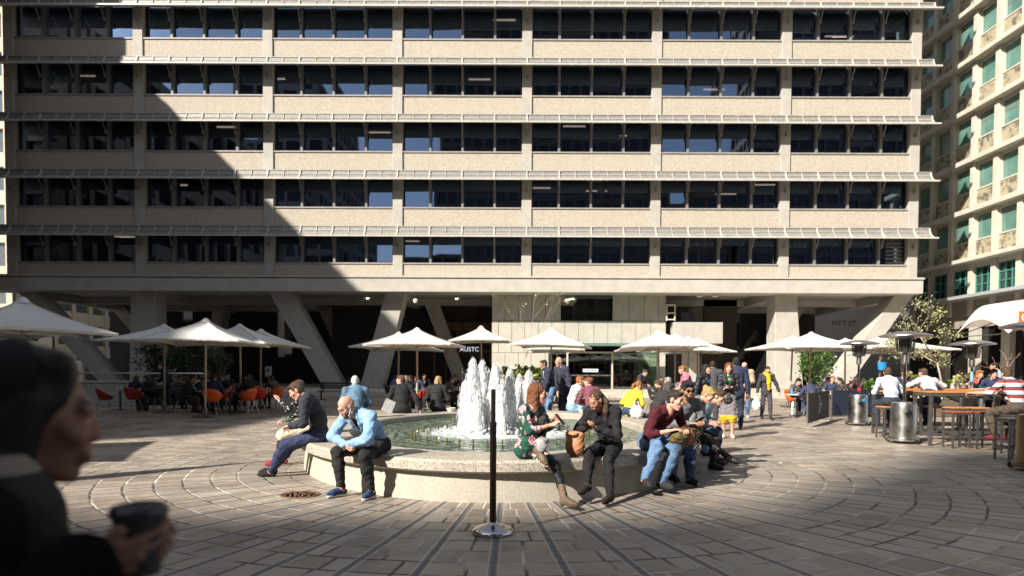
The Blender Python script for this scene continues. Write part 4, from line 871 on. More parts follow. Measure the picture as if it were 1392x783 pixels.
def bush(name, label, cat, p, rx, ry, h, n, s, mat, group=None, clumps=7, stems=6):
    b = thing(name, label, cat, p, group=group); mb = MB(); cs = [(random.uniform(-.7, .7)*rx, random.uniform(-.7, .7)*ry, random.uniform(.25, .85)*h, random.uniform(.28, .5)) for _ in range(clumps)]
    for i in range(n):
        cx_, cy_, cz_, cr = random.choice(cs); v = Vector((random.gauss(0, 1), random.gauss(0, 1), random.gauss(0, 1))).normalized()*random.uniform(.55, 1.05)
        leaf(mb, (cx_+v.x*cr*rx, cy_+v.y*cr*ry, max(.05, cz_+v.z*cr*h*.6)), s*random.uniform(.6, 1.3))
    mb.build('foliage', mat, b); st = MB()
    for i in range(stems): c_ = random.choice(cs); st.tube([(c_[0]*.2, c_[1]*.2, 0), (c_[0]*.7, c_[1]*.7, c_[2]*.6), (c_[0], c_[1], c_[2])], [.03, .02, .01], 5)
    st.build('stems', BARK, b); return b
def planter(x, y, L, Wd, h, label, mat, zg=0, rot=0):
    o = thing('planter', label, 'planter', (x, y, zg), R(rot)); MB().box(-L/2, L/2, -Wd/2, Wd/2, 0, h).build('box', mat, o, bevel=.015); MB().box(-L/2+.05, L/2-.05, -Wd/2+.05, Wd/2-.05, h-.02, h+.02).build('soil', simple('soil', (.05, .035, .025), .9), o); return o
DG = leafmat('dark_green_leaf', (.018, .045, .014), (.04, .085, .025)); MG = leafmat('mid_green_leaf', (.05, .12, .018), (.12, .21, .04)); YG = leafmat('yellow_green_leaf', (.16, .22, .04), (.30, .34, .08)); PG = leafmat('pale_olive_leaf', (.33, .34, .13), (.52, .50, .25)); PU = leafmat('purple_leaf', (.09, .04, .05), (.16, .09, .09))
planter(xat(245, 28), 28, 5.2, .7, .8, 'dark planter box holding the dark hedge at left', DKMETAL)
for i, (px, h, w_) in enumerate([(205, 2.5, .75), (232, 1.7, .8), (262, 1.6, .85), (293, 1.55, .8)]):
    bush('hedge_shrub', ['tall dark green shrub at the left end of the planter hedge', 'dark green shrub second from the left in the planter hedge', 'dark green shrub third from the left in the planter hedge', 'dark green shrub at the right end of the planter hedge'][i], 'shrub', (xat(px, 28), 28, .8), w_, .45, h, 620, .13, DG, 'shrubs of the dark planter hedge', 9)
bush('leafy_tree', 'small bright green bushy tree behind the umbrellas at right', 'tree', (xat(1108, 37), 37, .3), 1.0, .9, 3.0, 900, .17, MG, None, 12)
bush('thin_shrub', 'narrow dark leafed shrub beside the slanted leg at right', 'shrub', (xat(1128, 33), 33, 0), .45, .4, 2.0, 260, .12, leafmat('grey_leaf', (.06, .06, .05), (.14, .14, .12)))
planter(xat(1250, 22.5), 22.5, 6.6, .7, .55, 'long planter box behind the bar tables at right', simple('planter_timber', (.12, .09, .07), .7))
for lb, px, w_, h, n, m_ in [('purple leafed plant at the left end of the long planter', 1166, .5, .75, 260, PU), ('bright green grassy plant in the long planter behind the barrier', 1184, .6, .75, 420, MG), ('yellow green plant in the long planter right of the blue shirt man', 1243, .7, .85, 420, YG), ('green plant in the long planter right of the white shirt man', 1300, .8, .8, 420, MG), ('yellow green plant at the right end of the long planter', 1342, .7, .9, 380, YG)]:
    bush('planter_plant', lb, 'plant', (xat(px, 22.4), 22.4, .55), w_, .4, h, n, .15, m_, 'plants in the long planter')
for lb, px, Y, w_, h, n, m_ in [('bright green plant in a pot left of the stone wall', 663, 29, .5, 1.0, 300, MG), ('bright green plant with large leaves behind the brown top diner', 690, 29.5, .7, 1.2, 220, YG), ('bright green plant with large leaves behind the white shirt diner', 722, 29.5, .8, 1.15, 260, YG)]:
    b = bush('potted_plant', lb, 'plant', (xat(px, Y), Y, .5), w_, .5, h, n, .24, m_, 'bright plants along the stone wall'); MB().box(-.3, .3, -.3, .3, -.5, .02).build('pot', simple('terracotta', (.30, .13, .07), .8), b)
for i, (px, m_) in enumerate([(839, simple('dark_pot', (.05, .05, .05), .6)), (846, simple('terracotta', (.30, .13, .07), .8))]):
    c = at(px, 528, 43.2); b = bush('potted_plant', ['small plant in a dark pot behind the green entrance glass', 'small plant in a terracotta pot behind the green entrance glass'][i], 'plant', (xat(px, 44.2), 44.25, 1.0), .35, .3, 1.4-.6*i, 60, .3, MG); MB().lathe([(.001, -.7), (.25, -.7), (.3, 0), (.001, 0)], 14).build('pot', m_, b)
# thin branching trees
def tree(name, label, p, h, spread, depth, leaves, lmat, ls, bark, r0=.05, lean=(0, 0), seed=3, fork=.25):
    rs = random.Random(seed); T = thing(name, label, 'tree', p); br = MB(); tips = []
    def grow(a, d, L, r, lv):
        pts = [a]; q = a
        for i in range(3):
            d = (d+Vector((rs.gauss(0, .16), rs.gauss(0, .16), rs.gauss(.03, .1)))).normalized(); q = q+d*L/3; pts.append(q)
            if lv >= 2: tips.append((q, d))
        br.tube(pts, [r*(1-.13*i) for i in range(4)], 5 if lv > 1 else 7)
        if lv < depth:
            for k in range(rs.choice((2, 3, 3))):
                b = pts[rs.choice((2, 3, 3))]; dd = (d+Vector((rs.gauss(0, spread), rs.gauss(0, spread), rs.gauss(.05, spread*.5)))).normalized(); grow(b, dd, L*rs.uniform(.62, .85), r*.58, lv+1)
    grow(Vector((0, 0, 0)), Vector((lean[0], lean[1], 1)).normalized(), h*fork, r0, 0)
    br.build('trunk', bark, T, smooth=True, sharp=180); mb = MB()
    for i in range(leaves):
        q, d = rs.choice(tips); leaf(mb, q+Vector((random.gauss(0, .10), random.gauss(0, .10), random.gauss(0, .08))), ls*random.uniform(.6, 1.3))
    if leaves: mb.build('crown', lmat, T)
    return T
tree('sparse_tree', 'thin tree with sparse pale yellow green leaves behind the tallest heater', (xat(1286, 22.3), 22.3, .5), 5.4, .72, 5, 1500, PG, .065, PALEBARK, .045, (-.05, 0), 11)
tree('bare_shrub', 'bare reddish branching shrub at the right edge behind the striped shirt man', (xat(1366, 21.5), 21.5, .6), 2.8, .42, 3, 0, None, .1, simple('red_twigs', (.32, .19, .15), .8), .03, (0, 0), 5)
tree('bare_tree', 'thin bare young tree in front of the stone lobby wall', (xat(702, 31), 31, 0), 5.2, .22, 3, 14, PG, .1, PALEBARK, .02, (0, 0), 8, .45)
bb = thing('blue_bucket', 'small blue bucket hanging behind the blue shirt man', 'bucket', (xat(1199, 24), 24, at(1199, 503, 24).z)); MB().lathe([(.001, 0), (.13, 0), (.16, .28), (.15, .28), (.12, .02), (.001, .02)], 16).build('bucket', simple('bright_blue', (.02, .25, .65), .5), bb, smooth=True); MB().tube([(-.15, 0, .28), (0, 0, .45), (.15, 0, .28)], .008, 5).build('handle', GREYMET, bb)
MB().tube([(0, .16, -1.5), (0, .16, .5)], .03, 6).build('stand', GREYMET, bb)
# ------------------------------------------------------------------ people: signed distance bodies
def sdf_net(prims, vox, k=.03, subs=(), cuts=(), noise=None, box=None):
    P = []
    lo = np.full(3, 1e9); hi = -lo
    for p in prims:
        if p[0] == 'c':
            a, b = np.array(p[1], float), np.array(p[2], float); r = max(p[3], p[4]); l, h = np.minimum(a, b)-r, np.maximum(a, b)+r
        else:
            c = np.array(p[1], float); r = max(p[2]); l, h = c-r, c+r
        P.append((l, h)); lo = np.minimum(lo, l); hi = np.maximum(hi, h)
    lo -= 2.5*vox+.008; hi += 2.5*vox+.008
    n = np.ceil((hi-lo)/vox).astype(int)+1
    ax = [lo[i]+vox*np.arange(n[i]) for i in range(3)]
    F = np.full(n, 1.0, np.float32)
    def ev(p, s):
        X, Y, Z = ax[0][s[0]][:, None, None], ax[1][s[1]][None, :, None], ax[2][s[2]][None, None, :]
        if p[0] == 'c':
            a, b = np.array(p[1], float), np.array(p[2], float); d = b-a; L = max(1e-9, d@d)
            h = np.clip(((X-a[0])*d[0]+(Y-a[1])*d[1]+(Z-a[2])*d[2])/L, 0, 1)
            return np.sqrt((X-a[0]-h*d[0])**2+(Y-a[1]-h*d[1])**2+(Z-a[2]-h*d[2])**2)-(p[3]+(p[4]-p[3])*h)
        c = p[1]; r = p[2]; X, Y, Z = X-c[0], Y-c[1], Z-c[2]
        if len(p) > 3 and p[3] is not None:
            m = p[3]; X, Y, Z = (m[0][0]*X+m[1][0]*Y+m[2][0]*Z), (m[0][1]*X+m[1][1]*Y+m[2][1]*Z), (m[0][2]*X+m[1][2]*Y+m[2][2]*Z)
        k0 = np.sqrt((X/r[0])**2+(Y/r[1])**2+(Z/r[2])**2); k1 = np.sqrt((X/r[0]**2)**2+(Y/r[1]**2)**2+(Z/r[2]**2)**2)
        return k0*(k0-1)/np.maximum(k1, 1e-6)
    def sl(l, h, m):
        return tuple(slice(max(0, int((l[i]-m-lo[i])/vox)), min(n[i], int((h[i]+m-lo[i])/vox)+2)) for i in range(3))
    for p, (l, h) in zip(prims, P):
        s = sl(l, h, k+vox*2); d = ev(p, s); A = F[s]; q = np.clip(.5+.5*(A-d)/k, 0, 1); F[s] = A*(1-q)+d*q-k*q*(1-q)
    for p in subs:
        if p[0] == 'c': a, b = np.array(p[1]), np.array(p[2]); r = max(p[3], p[4])+.05; l, h = np.minimum(a, b)-r, np.maximum(a, b)+r
        else: c = np.array(p[1]); r = max(p[2])+.05; l, h = c-r, c+r
        s = sl(l, h, .02)
        if all(x.stop > x.start for x in s): F[s] = np.maximum(F[s], -ev(p, s))
    X, Y, Z = ax[0][:, None, None], ax[1][None, :, None], ax[2][None, None, :]
    for c in cuts:
        pt, nr = c[0], c[1]; d = (X-pt[0])*nr[0]+(Y-pt[1])*nr[1]+(Z-pt[2])*nr[2]
        if len(c) > 2: d = np.where((X-pt[0])**2+(Y-pt[1])**2+(Z-pt[2])**2 < c[2]**2, d, -1)
        F = np.maximum(F, d)
    if noise:
        a, fr = noise; w1 = np.sin(X*fr+Z*fr*.7)*np.sin(Y*fr*1.1-Z*fr*.6)+.6*np.sin(Z*fr*1.9+X*fr*.8+Y*fr*1.3); F = F+a*w1+a*.45*np.sin(X*fr*2.3-Y*fr*1.2+Z*fr*.9)*np.sin(Z*fr*2.6+Y*fr*1.7)
    return nets(F, lo, vox)
def nets(F, lo, vox):
    n = F.shape; I = F < 0
    c = np.zeros(tuple(x-1 for x in n), np.int8)
    for dx in (0, 1):
        for dy in (0, 1):
            for dz in (0, 1): c += I[dx:n[0]-1+dx, dy:n[1]-1+dy, dz:n[2]-1+dz]
    act = (c > 0) & (c < 8); idx = np.full(act.shape, -1, np.int64); cells = np.argwhere(act); idx[act] = np.arange(len(cells))
    S = np.zeros((len(cells), 3)); W = np.zeros(len(cells)); cx, cy_, cz = cells.T
    crn = [(0, 0, 0), (1, 0, 0), (0, 1, 0), (1, 1, 0), (0, 0, 1), (1, 0, 1), (0, 1, 1), (1, 1, 1)]
    vals = [F[cx+a, cy_+b, cz+d] for a, b, d in crn]
    for i in range(8):
        for j in range(i+1, 8):
            df = [abs(crn[i][q]-crn[j][q]) for q in range(3)]
            if sum(df) != 1: continue
            a, b = vals[i], vals[j]; m = (a < 0) != (b < 0); t_ = np.where(m, a/np.where(m, a-b, 1), 0)
            pt = np.array(crn[i])[None]+t_[:, None]*(np.array(crn[j])-np.array(crn[i]))[None]; S += pt*m[:, None]; W += m
    V = (cells+S/np.maximum(W, 1)[:, None])*vox+lo; Q = []
    for axn in range(3):
        b, d = [(1, 2), (2, 0), (0, 1)][axn]
        s0 = [slice(0, n[q]) for q in range(3)]; s1 = list(s0); s0[axn] = slice(0, n[axn]-1); s1[axn] = slice(1, n[axn])
        A, B_ = I[tuple(s0)], I[tuple(s1)]; e = np.argwhere(A != B_); ok = np.ones(len(e), bool)
        for q in (b, d): ok &= (e[:, q] >= 1) & (e[:, q] < n[q]-1)
        e = e[ok]; ins = A[tuple(e.T)]
        def cell(ob, od):
            f = e.copy(); f[:, b] -= ob; f[:, d] -= od; return idx[tuple(f.T)]
        q4 = np.stack([cell(1, 1), cell(0, 1), cell(0, 0), cell(1, 0)], 1); q4[~ins] = q4[~ins][:, ::-1]; Q.append(q4)
    return V, np.concatenate(Q)
def smooth_net(V, Q, it=1):
    for _ in range(it):
        S = np.zeros_like(V); C = np.zeros(len(V))
        for k in range(4):
            for d in (1, 3): np.add.at(S, Q[:, k], V[Q[:, (k+d) % 4]]); np.add.at(C, Q[:, k], 1)
        V = V*.45+(S/np.maximum(C, 1)[:, None])*.55
    return V
# ---- head templates (origin between the ears, +Y forward)
def head_prims(fem):
    w_ = .94 if fem else 1.0
    P = [('e', (0, -.018, .036), (.074*w_, .094, .088)), ('e', (0, .030, -.022), (.060*w_, .066, .092)), ('e', (0, .036, -.078), (.047*w_, .047, .040)), ('c', (-.014, .070, -.108), (.014, .070, -.108), .021, .021),
         ('c', (-.026, .082, .030), (.026, .082, .030), .016, .016), ('c', (-.044*w_, .062, -.020), (-.036, .070, -.028), .021, .02), ('c', (.044*w_, .062, -.020), (.036, .070, -.028), .021, .02),
         ('c', (-.05*w_, -.0, -.075), (-.022, .052, -.105), .02, .02), ('c', (.05*w_, -.0, -.075), (.022, .052, -.105), .02, .02), ('c', (0, -.03, -.05), (0, -.042, -.18), .052*w_, .056*w_)]
    F = [('c', (0, .093, .018), (0, .1075, -.026), .008, .0115), ('c', (-.010, .099, -.030), (.010, .099, -.030), .0088, .0088), ('c', (-.046, .082, .0225), (-.020, .088, .0215), .0065, .0065), ('c', (.046, .082, .0225), (.020, .088, .0215), .0065, .0065), ('c', (-.044, .080, -.0015), (-.022, .085, -.0015), .006, .006), ('c', (.044, .080, -.0015), (.022, .085, -.0015), .006, .006), ('c', (-.018, .090, -.060), (.018, .090, -.060), .010, .010), ('c', (-.015, .089, -.072), (.015, .089, -.072), .0105, .0105)]
    E = []
    for s in (-1, 1): E += [('e', (s*.076*w_, -.010, -.008), (.011, .022, .033)), ('e', (s*.033, .078, .010), (.0155, .014, .012))]
    if fem:
        P[2] = ('e', (0, .034, -.074), (.042, .044, .036)); P[3] = ('c', (-.009, .068, -.102), (.009, .068, -.102), .017, .017); P[4] = ('c', (-.025, .080, .030), (.025, .080, .030), .0135, .0135); P[7] = ('c', (-.044, -.0, -.068), (-.016, .052, -.099), .016, .016); P[8] = ('c', (.044, -.0, -.068), (.016, .052, -.099), .016, .016); F[0] = ('c', (0, .091, .014), (0, .104, -.024), .0065, .0095)
    return P, F, E
def make_head(vox, fem, fine=1):
    P, F, E = head_prims(fem); sock = [('e', (s*.033, .104, .011), (.018, .022, .012)) for s in (-1, 1)]+[('c', (-.02, .108, -.0655), (.02, .108, -.0655), .0042, .0042)]
    prims = P+F+E; V, Q = sdf_net(P+F+E[0::1], vox, .014, subs=[])
    # carve sockets with a second pass that keeps eyeballs
    V, Q = sdf_net([p for p in P+F]+[e for e in E if abs(e[1][0]) > .05], vox, .014, subs=sock)
    V = smooth_net(V, Q, 1)
    c = V[Q].mean(1); mi = np.zeros(len(Q), int)
    lip = (np.abs(c[:, 0]) < .022) & (c[:, 2] < -.055) & (c[:, 2] > -.079) & (c[:, 1] > .086); mi[lip] = 1
    brow = (np.abs(np.abs(c[:, 0])-.034) < .021) & (np.abs(c[:, 2]-.034) < .0048) & (c[:, 1] > .07); mi[brow] = 3
    vs = [V]; qs = [Q]; ms = [mi]; off = len(V)
    for s in (-1, 1):      # eyeballs
        n, m = 10, 6; v = []; q = []; mm = []
        for i in range(m+1):
            for j in range(n):
                ph = math.pi*i/m; a = 2*math.pi*j/n; v.append((s*.033+.0125*math.sin(ph)*math.cos(a), .0790+.0125*math.cos(ph), .0105+.0085*math.sin(ph)*math.sin(a)))
        for i in range(m):
            for j in range(n): q.append((i*n+j, i*n+(j+1) % n, (i+1)*n+(j+1) % n, (i+1)*n+j)); mm.append(3 if i < 3 else 2)
        vs.append(np.array(v)); qs.append(np.array(q)+off); ms.append(np.array(mm)); off += n*(m+1)
    return np.concatenate(vs), np.concatenate(qs), np.concatenate(ms)
# ---- hand template: wrist at origin, fingers +Y, palm -Z, thumb +X (left hand)
def make_hand(vox, curl):
    P = [('c', (.012, .0, 0), (.022, .075, 0), .016, .013), ('c', (-.012, 0, 0), (-.024, .070, 0), .015, .012), ('c', (0, 0, 0), (0, .075, .002), .017, .014), ('c', (0, -.05, 0), (0, .005, 0), .027, .022)]
    for x, y, L, sp in ((.030, .085, .072, .10), (.010, .090, .080, .03), (-.011, .087, .074, -.04), (-.030, .078, .058, -.12)):
        p = np.array((x, y, 0.0)); a = 0.0
        for i, f in enumerate((.46, .30, .24)):
            a += curl*(1.0 if i else .8); d = np.array((sp*math.cos(a), math.cos(a), -math.sin(a))); q = p+d*L*f; P.append(('c', tuple(p), tuple(q), .0095-.001*i, .0088-.001*i)); p = q
    P += [('c', (.018, .018, -.004), (.045, .050, -.012), .0155, .012), ('c', (.045, .050, -.012), (.050-.006*curl, .078, -.018-.012*curl), .011, .0095), ('c', (.050-.006*curl, .078, -.018-.012*curl), (.046-.018*curl, .100, -.024-.026*curl), .0098, .0085)]
    V, Q = sdf_net(P, vox, .006); return smooth_net(V, Q, 1), Q
_T = {}
def T(key):
    if key not in _T:
        if key[0] == 'head': _T[key] = make_head(key[1], key[2])
        else: _T[key] = make_hand(key[1], key[2])
    return _T[key]
def hair_prims(style, fem):
    w_ = .94 if fem else 1.0; cap = ('e', (0, -.024, .043), (.083*w_, .100, .093)); face = ('e', (0, .105, -.028), (.076, .085, .083)); subs = [face]; cuts = [((0, -.06, -.06), (0, .25, -1))]; P = [cap]; nz = (.003, 95)
    if style == 'short': P = [('e', (0, -.022, .037), (.0785, .0965, .0915)), ('e', (0, -.045, -.02), (.064, .062, .07)), ('c', (-.035, .062, .092), (.035, .058, .094), .020, .020)]; cuts = [((0, -.07, -.078), (0, .75, -1))]; nz = (.003, 120)
    elif style == 'thick': P = [('e', (0, -.02, .046), (.082, .099, .094)), ('e', (0, -.045, -.02), (.066, .064, .072)), ('c', (-.045, .055, .098), (.045, .05, .104), .028, .028)]; cuts = [((0, -.07, -.078), (0, .75, -1))]; nz = (.0055, 100)
    elif style == 'crop': P = [('e', (0, -.020, .036), (.0765, .0950, .090)), ('e', (0, -.045, -.02), (.062, .06, .066))]; cuts = [((0, -.07, -.07), (0, .75, -1))]; nz = (.001, 90)
    elif style == 'long':
        P = [cap, ('c', (-.06, -.035, 0), (-.075, -.02, -.20), .042, .038), ('c', (.06, -.035, 0), (.075, -.02, -.20), .042, .038), ('c', (0, -.075, 0), (0, -.085, -.24), .058, .065), ('c', (-.05, -.06, -.05), (-.055, -.07, -.25), .045, .045), ('c', (.05, -.06, -.05), (.055, -.07, -.25), .045, .045)]; cuts = []; nz = (.004, 60); subs = [('e', (0, .10, -.03), (.062, .085, .082)), ('c', (0, .045, -.16), (0, .045, -.34), .07, .10)]
    elif style == 'bob':
        P = [cap, ('c', (-.062, -.03, 0), (-.068, -.015, -.10), .04, .036), ('c', (.062, -.03, 0), (.068, -.015, -.10), .04, .036), ('c', (0, -.07, 0), (0, -.07, -.11), .06, .06), ('c', (-.04, .055, .09), (.04, .05, .09), .03, .03)]; cuts = [((0, 0, -.125), (0, 0, -1))]; subs = [('e', (0, .11, -.04), (.064, .08, .085))]; nz = (.004, 70)
    elif style == 'bun': P = [('e', (0, -.024, .040), (.080*w_, .098, .092)), ('e', (0, -.115, .058), (.043, .04, .043)), ('e', (0, -.045, -.015), (.062, .06, .066)), ('c', (-.04, .055, .088), (.04, .055, .088), .024, .024)]; cuts = [((0, -.07, -.065), (0, .7, -1))]; nz = (.004, 80)
    elif style == 'pony': P = [cap, ('c', (0, -.10, .04), (0, -.150, -.02), .032, .036), ('c', (0, -.150, -.02), (0, -.145, -.20), .036, .018)]; cuts = [((0, -.05, -.07), (0, .6, -1), .12)]; nz = (.003, 90); P[0] = ('e', (0, -.024, .039), (.0785*w_, .0975, .092)); subs = [('e', (0, .112, -.018), (.078, .085, .095))]
    elif style == 'curly': P = [('e', (0, -.025, .047), (.086, .103, .097)), ('e', (0, -.05, -.02), (.068, .064, .074)), ('c', (-.045, .052, .098), (.045, .052, .098), .033, .033)]; nz = (.007, 120); cuts = [((0, -.07, -.078), (0, .75, -1))]
    elif style == 'fringe': P = [('e', (0, -.03, .012), (.079, .09, .075))]; subs = [face, ('e', (0, 0, .12), (.072, .12, .055))]; nz = (.001, 90); cuts = [((0, -.07, -.04), (0, .4, -1))]
    elif style == 'sidepony': P = [('e', (0, -.024, .039), (.0785*w_, .0975, .092)), ('e', (0, -.05, -.015), (.062, .06, .066)), ('c', (-.02, -.10, .01), (-.075, -.075, -.07), .036, .038), ('c', (-.075, -.075, -.07), (-.088, .0, -.16), .036, .032), ('c', (-.088, .0, -.16), (-.085, .035, -.26), .032, .014)]; subs = [('e', (0, .112, -.018), (.078, .085, .095))]; cuts = []; nz = (.003, 90)
    elif style == 'smoothlong':
        P = [cap, ('c', (-.055, -.04, 0), (-.06, -.05, -.16), .042, .04), ('c', (.055, -.04, 0), (.06, -.05, -.16), .042, .04), ('c', (-.064, -.005, .03), (-.066, -.01, -.10), .03, .026), ('c', (.064, -.005, .03), (.066, -.01, -.10), .03, .026), ('c', (0, -.08, 0), (0, -.10, -.2), .056, .06), ('c', (-.04, .03, .095), (.04, .03, .095), .03, .03)]; cuts = []; nz = None; subs = [('e', (0, .118, -.012), (.080, .090, .112)), ('c', (0, .05, -.16), (0, .045, -.34), .07, .10)]
    elif style == 'beard': P = [('e', (0, .030, -.062), (.060, .066, .052)), ('c', (-.012, .07, -.105), (.012, .07, -.105), .026, .026)]; subs = [('e', (0, .11, -.018), (.05, .07, .045)), ('e', (0, .108, -.066), (.02, .03, .008)), ('e', (0, -.06, -.02), (.1, .08, .12))]; cuts = []; nz = (.002, 120)
    elif style == 'beanie': P = [('e', (0, -.022, .050), (.088, .104, .098)), ('c', (-.0, .0, .03), (0, -.02, .03), .09, .095)]; cuts = [((0, 0, .018), (0, .12, -1))]; subs = []; nz = (.001, 90)
    elif style == 'cap': P = [('e', (0, -.018, .045), (.084, .100, .090)), ('c', (-.035, .10, .055), (.035, .10, .055), .012, .012), ('c', (-.045, .075, .056), (.045, .075, .056), .014, .014), ('c', (-.03, .135, .048), (.03, .135, .048), .009, .009)]; cuts = [((0, 0, .040), (0, .1, -1))]; subs = []; nz = None
    return P, subs, cuts, nz
def hair_mesh(style, vox, fem):
    key = ('hair', style, vox, fem)
    if key not in _T:
        P, s, c, nz = hair_prims(style, fem); V, Q = sdf_net(P, vox, .02, s, c, nz); _T[key] = (smooth_net(V, Q, 1), Q)
    return _T[key]
def nrm(v): v = np.array(v, float); return v/max(1e-9, np.linalg.norm(v))
def rot_to(yaw, pitch, roll=0.0):      # yaw clockwise seen from above, pitch down positive (degrees); columns right, forward, up
    y, p, r = R(yaw), R(pitch), R(roll)
    f = np.array((math.sin(y)*math.cos(p), math.cos(y)*math.cos(p), -math.sin(p))); rt = np.array((math.cos(y), -math.sin(y), 0)); u = np.cross(rt, f)
    return np.stack([rt*math.cos(r)+u*math.sin(r), f, u*math.cos(r)-rt*math.sin(r)], 1)
def ik(a, b, l1, l2, pole):
    a, b = np.array(a, float), np.array(b, float); d = b-a; D = np.linalg.norm(d)
    if D > (l1+l2)*.995: b = a+d/D*(l1+l2)*.995; d = b-a; D = np.linalg.norm(d)
    u = d/D; x = (l1*l1-l2*l2+D*D)/(2*D); h = math.sqrt(max(0, l1*l1-x*x)); pl = np.array(pole, float); pl = nrm(pl-u*(pl@u)); return a+u*x+pl*h, b
SK = {'deep': (.21, .10, .062), 'fair': (.62, .36, .26), 'tan': (.46, .25, .16), 'olive': (.40, .22, .13), 'brown': (.24, .12, .07)}
HAIRC = {'black': (.012, .010, .010), 'dark': (.028, .017, .011), 'brown': (.075, .038, .018), 'auburn': (.19, .065, .022), 'ginger': (.32, .12, .035), 'blond': (.42, .27, .11), 'grey': (.30, .29, .28), 'white': (.62, .61, .59)}
LIPM = simple('lip_skin', (.36, .15, .115), .45); EYEW = simple('eye_white', (.34, .31, .29), .3); IRIS = simple('dark_iris_brow', (.045, .03, .022), .35)
npeople = [0]
def person(label, loc, face, pose='sit', H=1.72, fem=False, sk='fair', hair=('short', 'brown'), top=('shirt', (.5, .5, .5)), under=None, bottom=('trousers', (.03, .03, .035)), shoes=(.02, .02, .02), feet=None, hands=None, lean=8, hunch=10, twist=0, side=0,
           head=(0, 10), hdirs=None, hz=None, res=2, sleeves='long', curl=(.45, .45), palms=None, group=None, toes=None, skirt=None, poles=None, hemz=None, beard=None, parts=True, socks=None, neckfwd=0.0, fit=1.0, category='person'):
    """loc = world point under the pelvis (x, y, ground z) ; face = heading clockwise from +Y ; feet/hands in local coords (x right, y forward, z up) or world if given as Vector"""
    s = H/1.75; bw = (.90 if fem else 1.0)*s
    vb = {0: .0105, 1: .016, 2: .024, 3: .034}[res]; vc = {0: .0075, 1: .0125, 2: .021, 3: .03}[res]; vh = {0: .0048, 1: .0065, 2: .0105, 3: .014}[res]; vhand = {0: .0036, 1: .0045, 2: .0075, 3: .011}[res]
    if group == 'people sitting on the fountain rim':
        dx, dy = loc[0]-FC[0], loc[1]-FC[1]; f_ = math.hypot(dx/(FA-.10), dy/(FB-.10)); loc = (FC[0]+dx/f_, FC[1]+dy/f_, 0)
    root = thing('person', label, category, loc, -R(face), group); npeople[0] += 1
    ca, sa = math.cos(R(face)), math.sin(R(face))
    def L(v):
        if isinstance(v, Vector):
            d = v-Vector(loc); return np.array((d.x*ca-d.y*sa, d.x*sa+d.y*ca, d.z))
        return np.array(v, float)
    if hz is None: hz = .93*s if pose == 'stand' else .57
    Pv = np.array((0, 0, hz)); th, sh = .445*s, .425*s
    # spine
    d1 = rot_to(0, -0)[:, 2]; l1, l2 = R(lean), R(lean+hunch); sd_ = R(side)
    up1 = nrm((math.sin(sd_), math.sin(l1), math.cos(l1))); up2 = nrm((math.sin(sd_*1.3), math.sin(l2), math.cos(l2)))
    M1 = Pv+up1*.20*s; Cc = M1+up2*.19*s; Nk = Cc+up2*.125*s
    tw = R(twist); rtv = np.array((math.cos(tw), -math.sin(tw), 0)); rtv = nrm(rtv-up2*(rtv@up2)); fwd2 = np.cross(up2, rtv)
    R2 = np.stack([rtv, fwd2, up2], 1); R1 = np.stack([nrm(np.cross(np.array((0, 1, 0)), up1)), np.cross(up1, nrm(np.cross(np.array((0, 1, 0)), up1))), up1], 1)
    sw_ = (.168 if fem else .190)*s; SL, SR = Nk-up2*.035*s-rtv*sw_, Nk-up2*.035*s+rtv*sw_
    Rh = rot_to(head[0], head[1], head[2] if len(head) > 2 else 0); hb = Nk+up2*.045*s+fwd2*(.02+neckfwd); Hc = hb+Rh[:, 2]*.115*s+Rh[:, 1]*.03
    hs = (.955 if not fem else .945)*s**.5
    HL, HR = Pv+np.array((-.088*bw, 0, -.0)), Pv+np.array((.088*bw, 0, -.0))
    if feet is None: feet = [(-.13, .44, .075), (.13, .44, .075)] if pose == 'sit' else [(-.10, .03, .075), (.10, -.02, .075)]
    F_ = [L(f) for f in feet]; kp = poles[0:2] if poles and len(poles) >= 2 and poles[0] is not None else [(-.15, 1, .55), (.15, 1, .55)]
    KL, AL = ik(HL, F_[0], th, sh, kp[0]); KR, AR = ik(HR, F_[1], th, sh, kp[1])
    if hands is None: hands = [(-.14, .30, hz+.12), (.14, .30, hz+.12)] if pose == 'sit' else [(-.26*s, .05, .80*s), (.26*s, .05, .80*s)]
    ua, fa = .285*s, .255*s; ep = poles[2:4] if poles and len(poles) >= 4 else [(-.7, -.5, -.6), (.7, -.5, -.6)]
    EL_, WL = ik(SL, L(hands[0]), ua, fa, ep[0]); ER_, WR = ik(SR, L(hands[1]), ua, fa, ep[1])
    toes = toes or [(-.12, 1, 0), (.12, 1, 0)]; TD = [nrm(t_) for t_ in toes]
    b = bw
    def torso(i=0.0):
        q = [('e', tuple(Pv+up1*.02), (.158*b+i, .112*s+i, .125*s+i), R1), ('e', tuple(M1), ((.128 if fem else .142)*s+i, .100*s+i, .145*s+i), R1), ('e', tuple(Cc), (.158*b+i, .108*s+i, .165*s+i), R2), ('c', tuple(SL), tuple(SR), .056*s+i, .056*s+i), ('c', tuple(Nk+up2*.02), tuple((SL+Nk)/2), .045*s+i, .05*s+i), ('c', tuple(Nk+up2*.02), tuple((SR+Nk)/2), .045*s+i, .05*s+i)]
        if fem: q += [('e', tuple(Cc+rtv*x*.07*s+fwd2*.085*s-up2*.01), (.062*s+i, .055*s+i, .06*s+i), R2) for x in (-1, 1)]
        return q
    neck = [('c', tuple(Nk-up2*.02), tuple(hb+Rh[:, 2]*.05*s), .053*b, .050*b)]
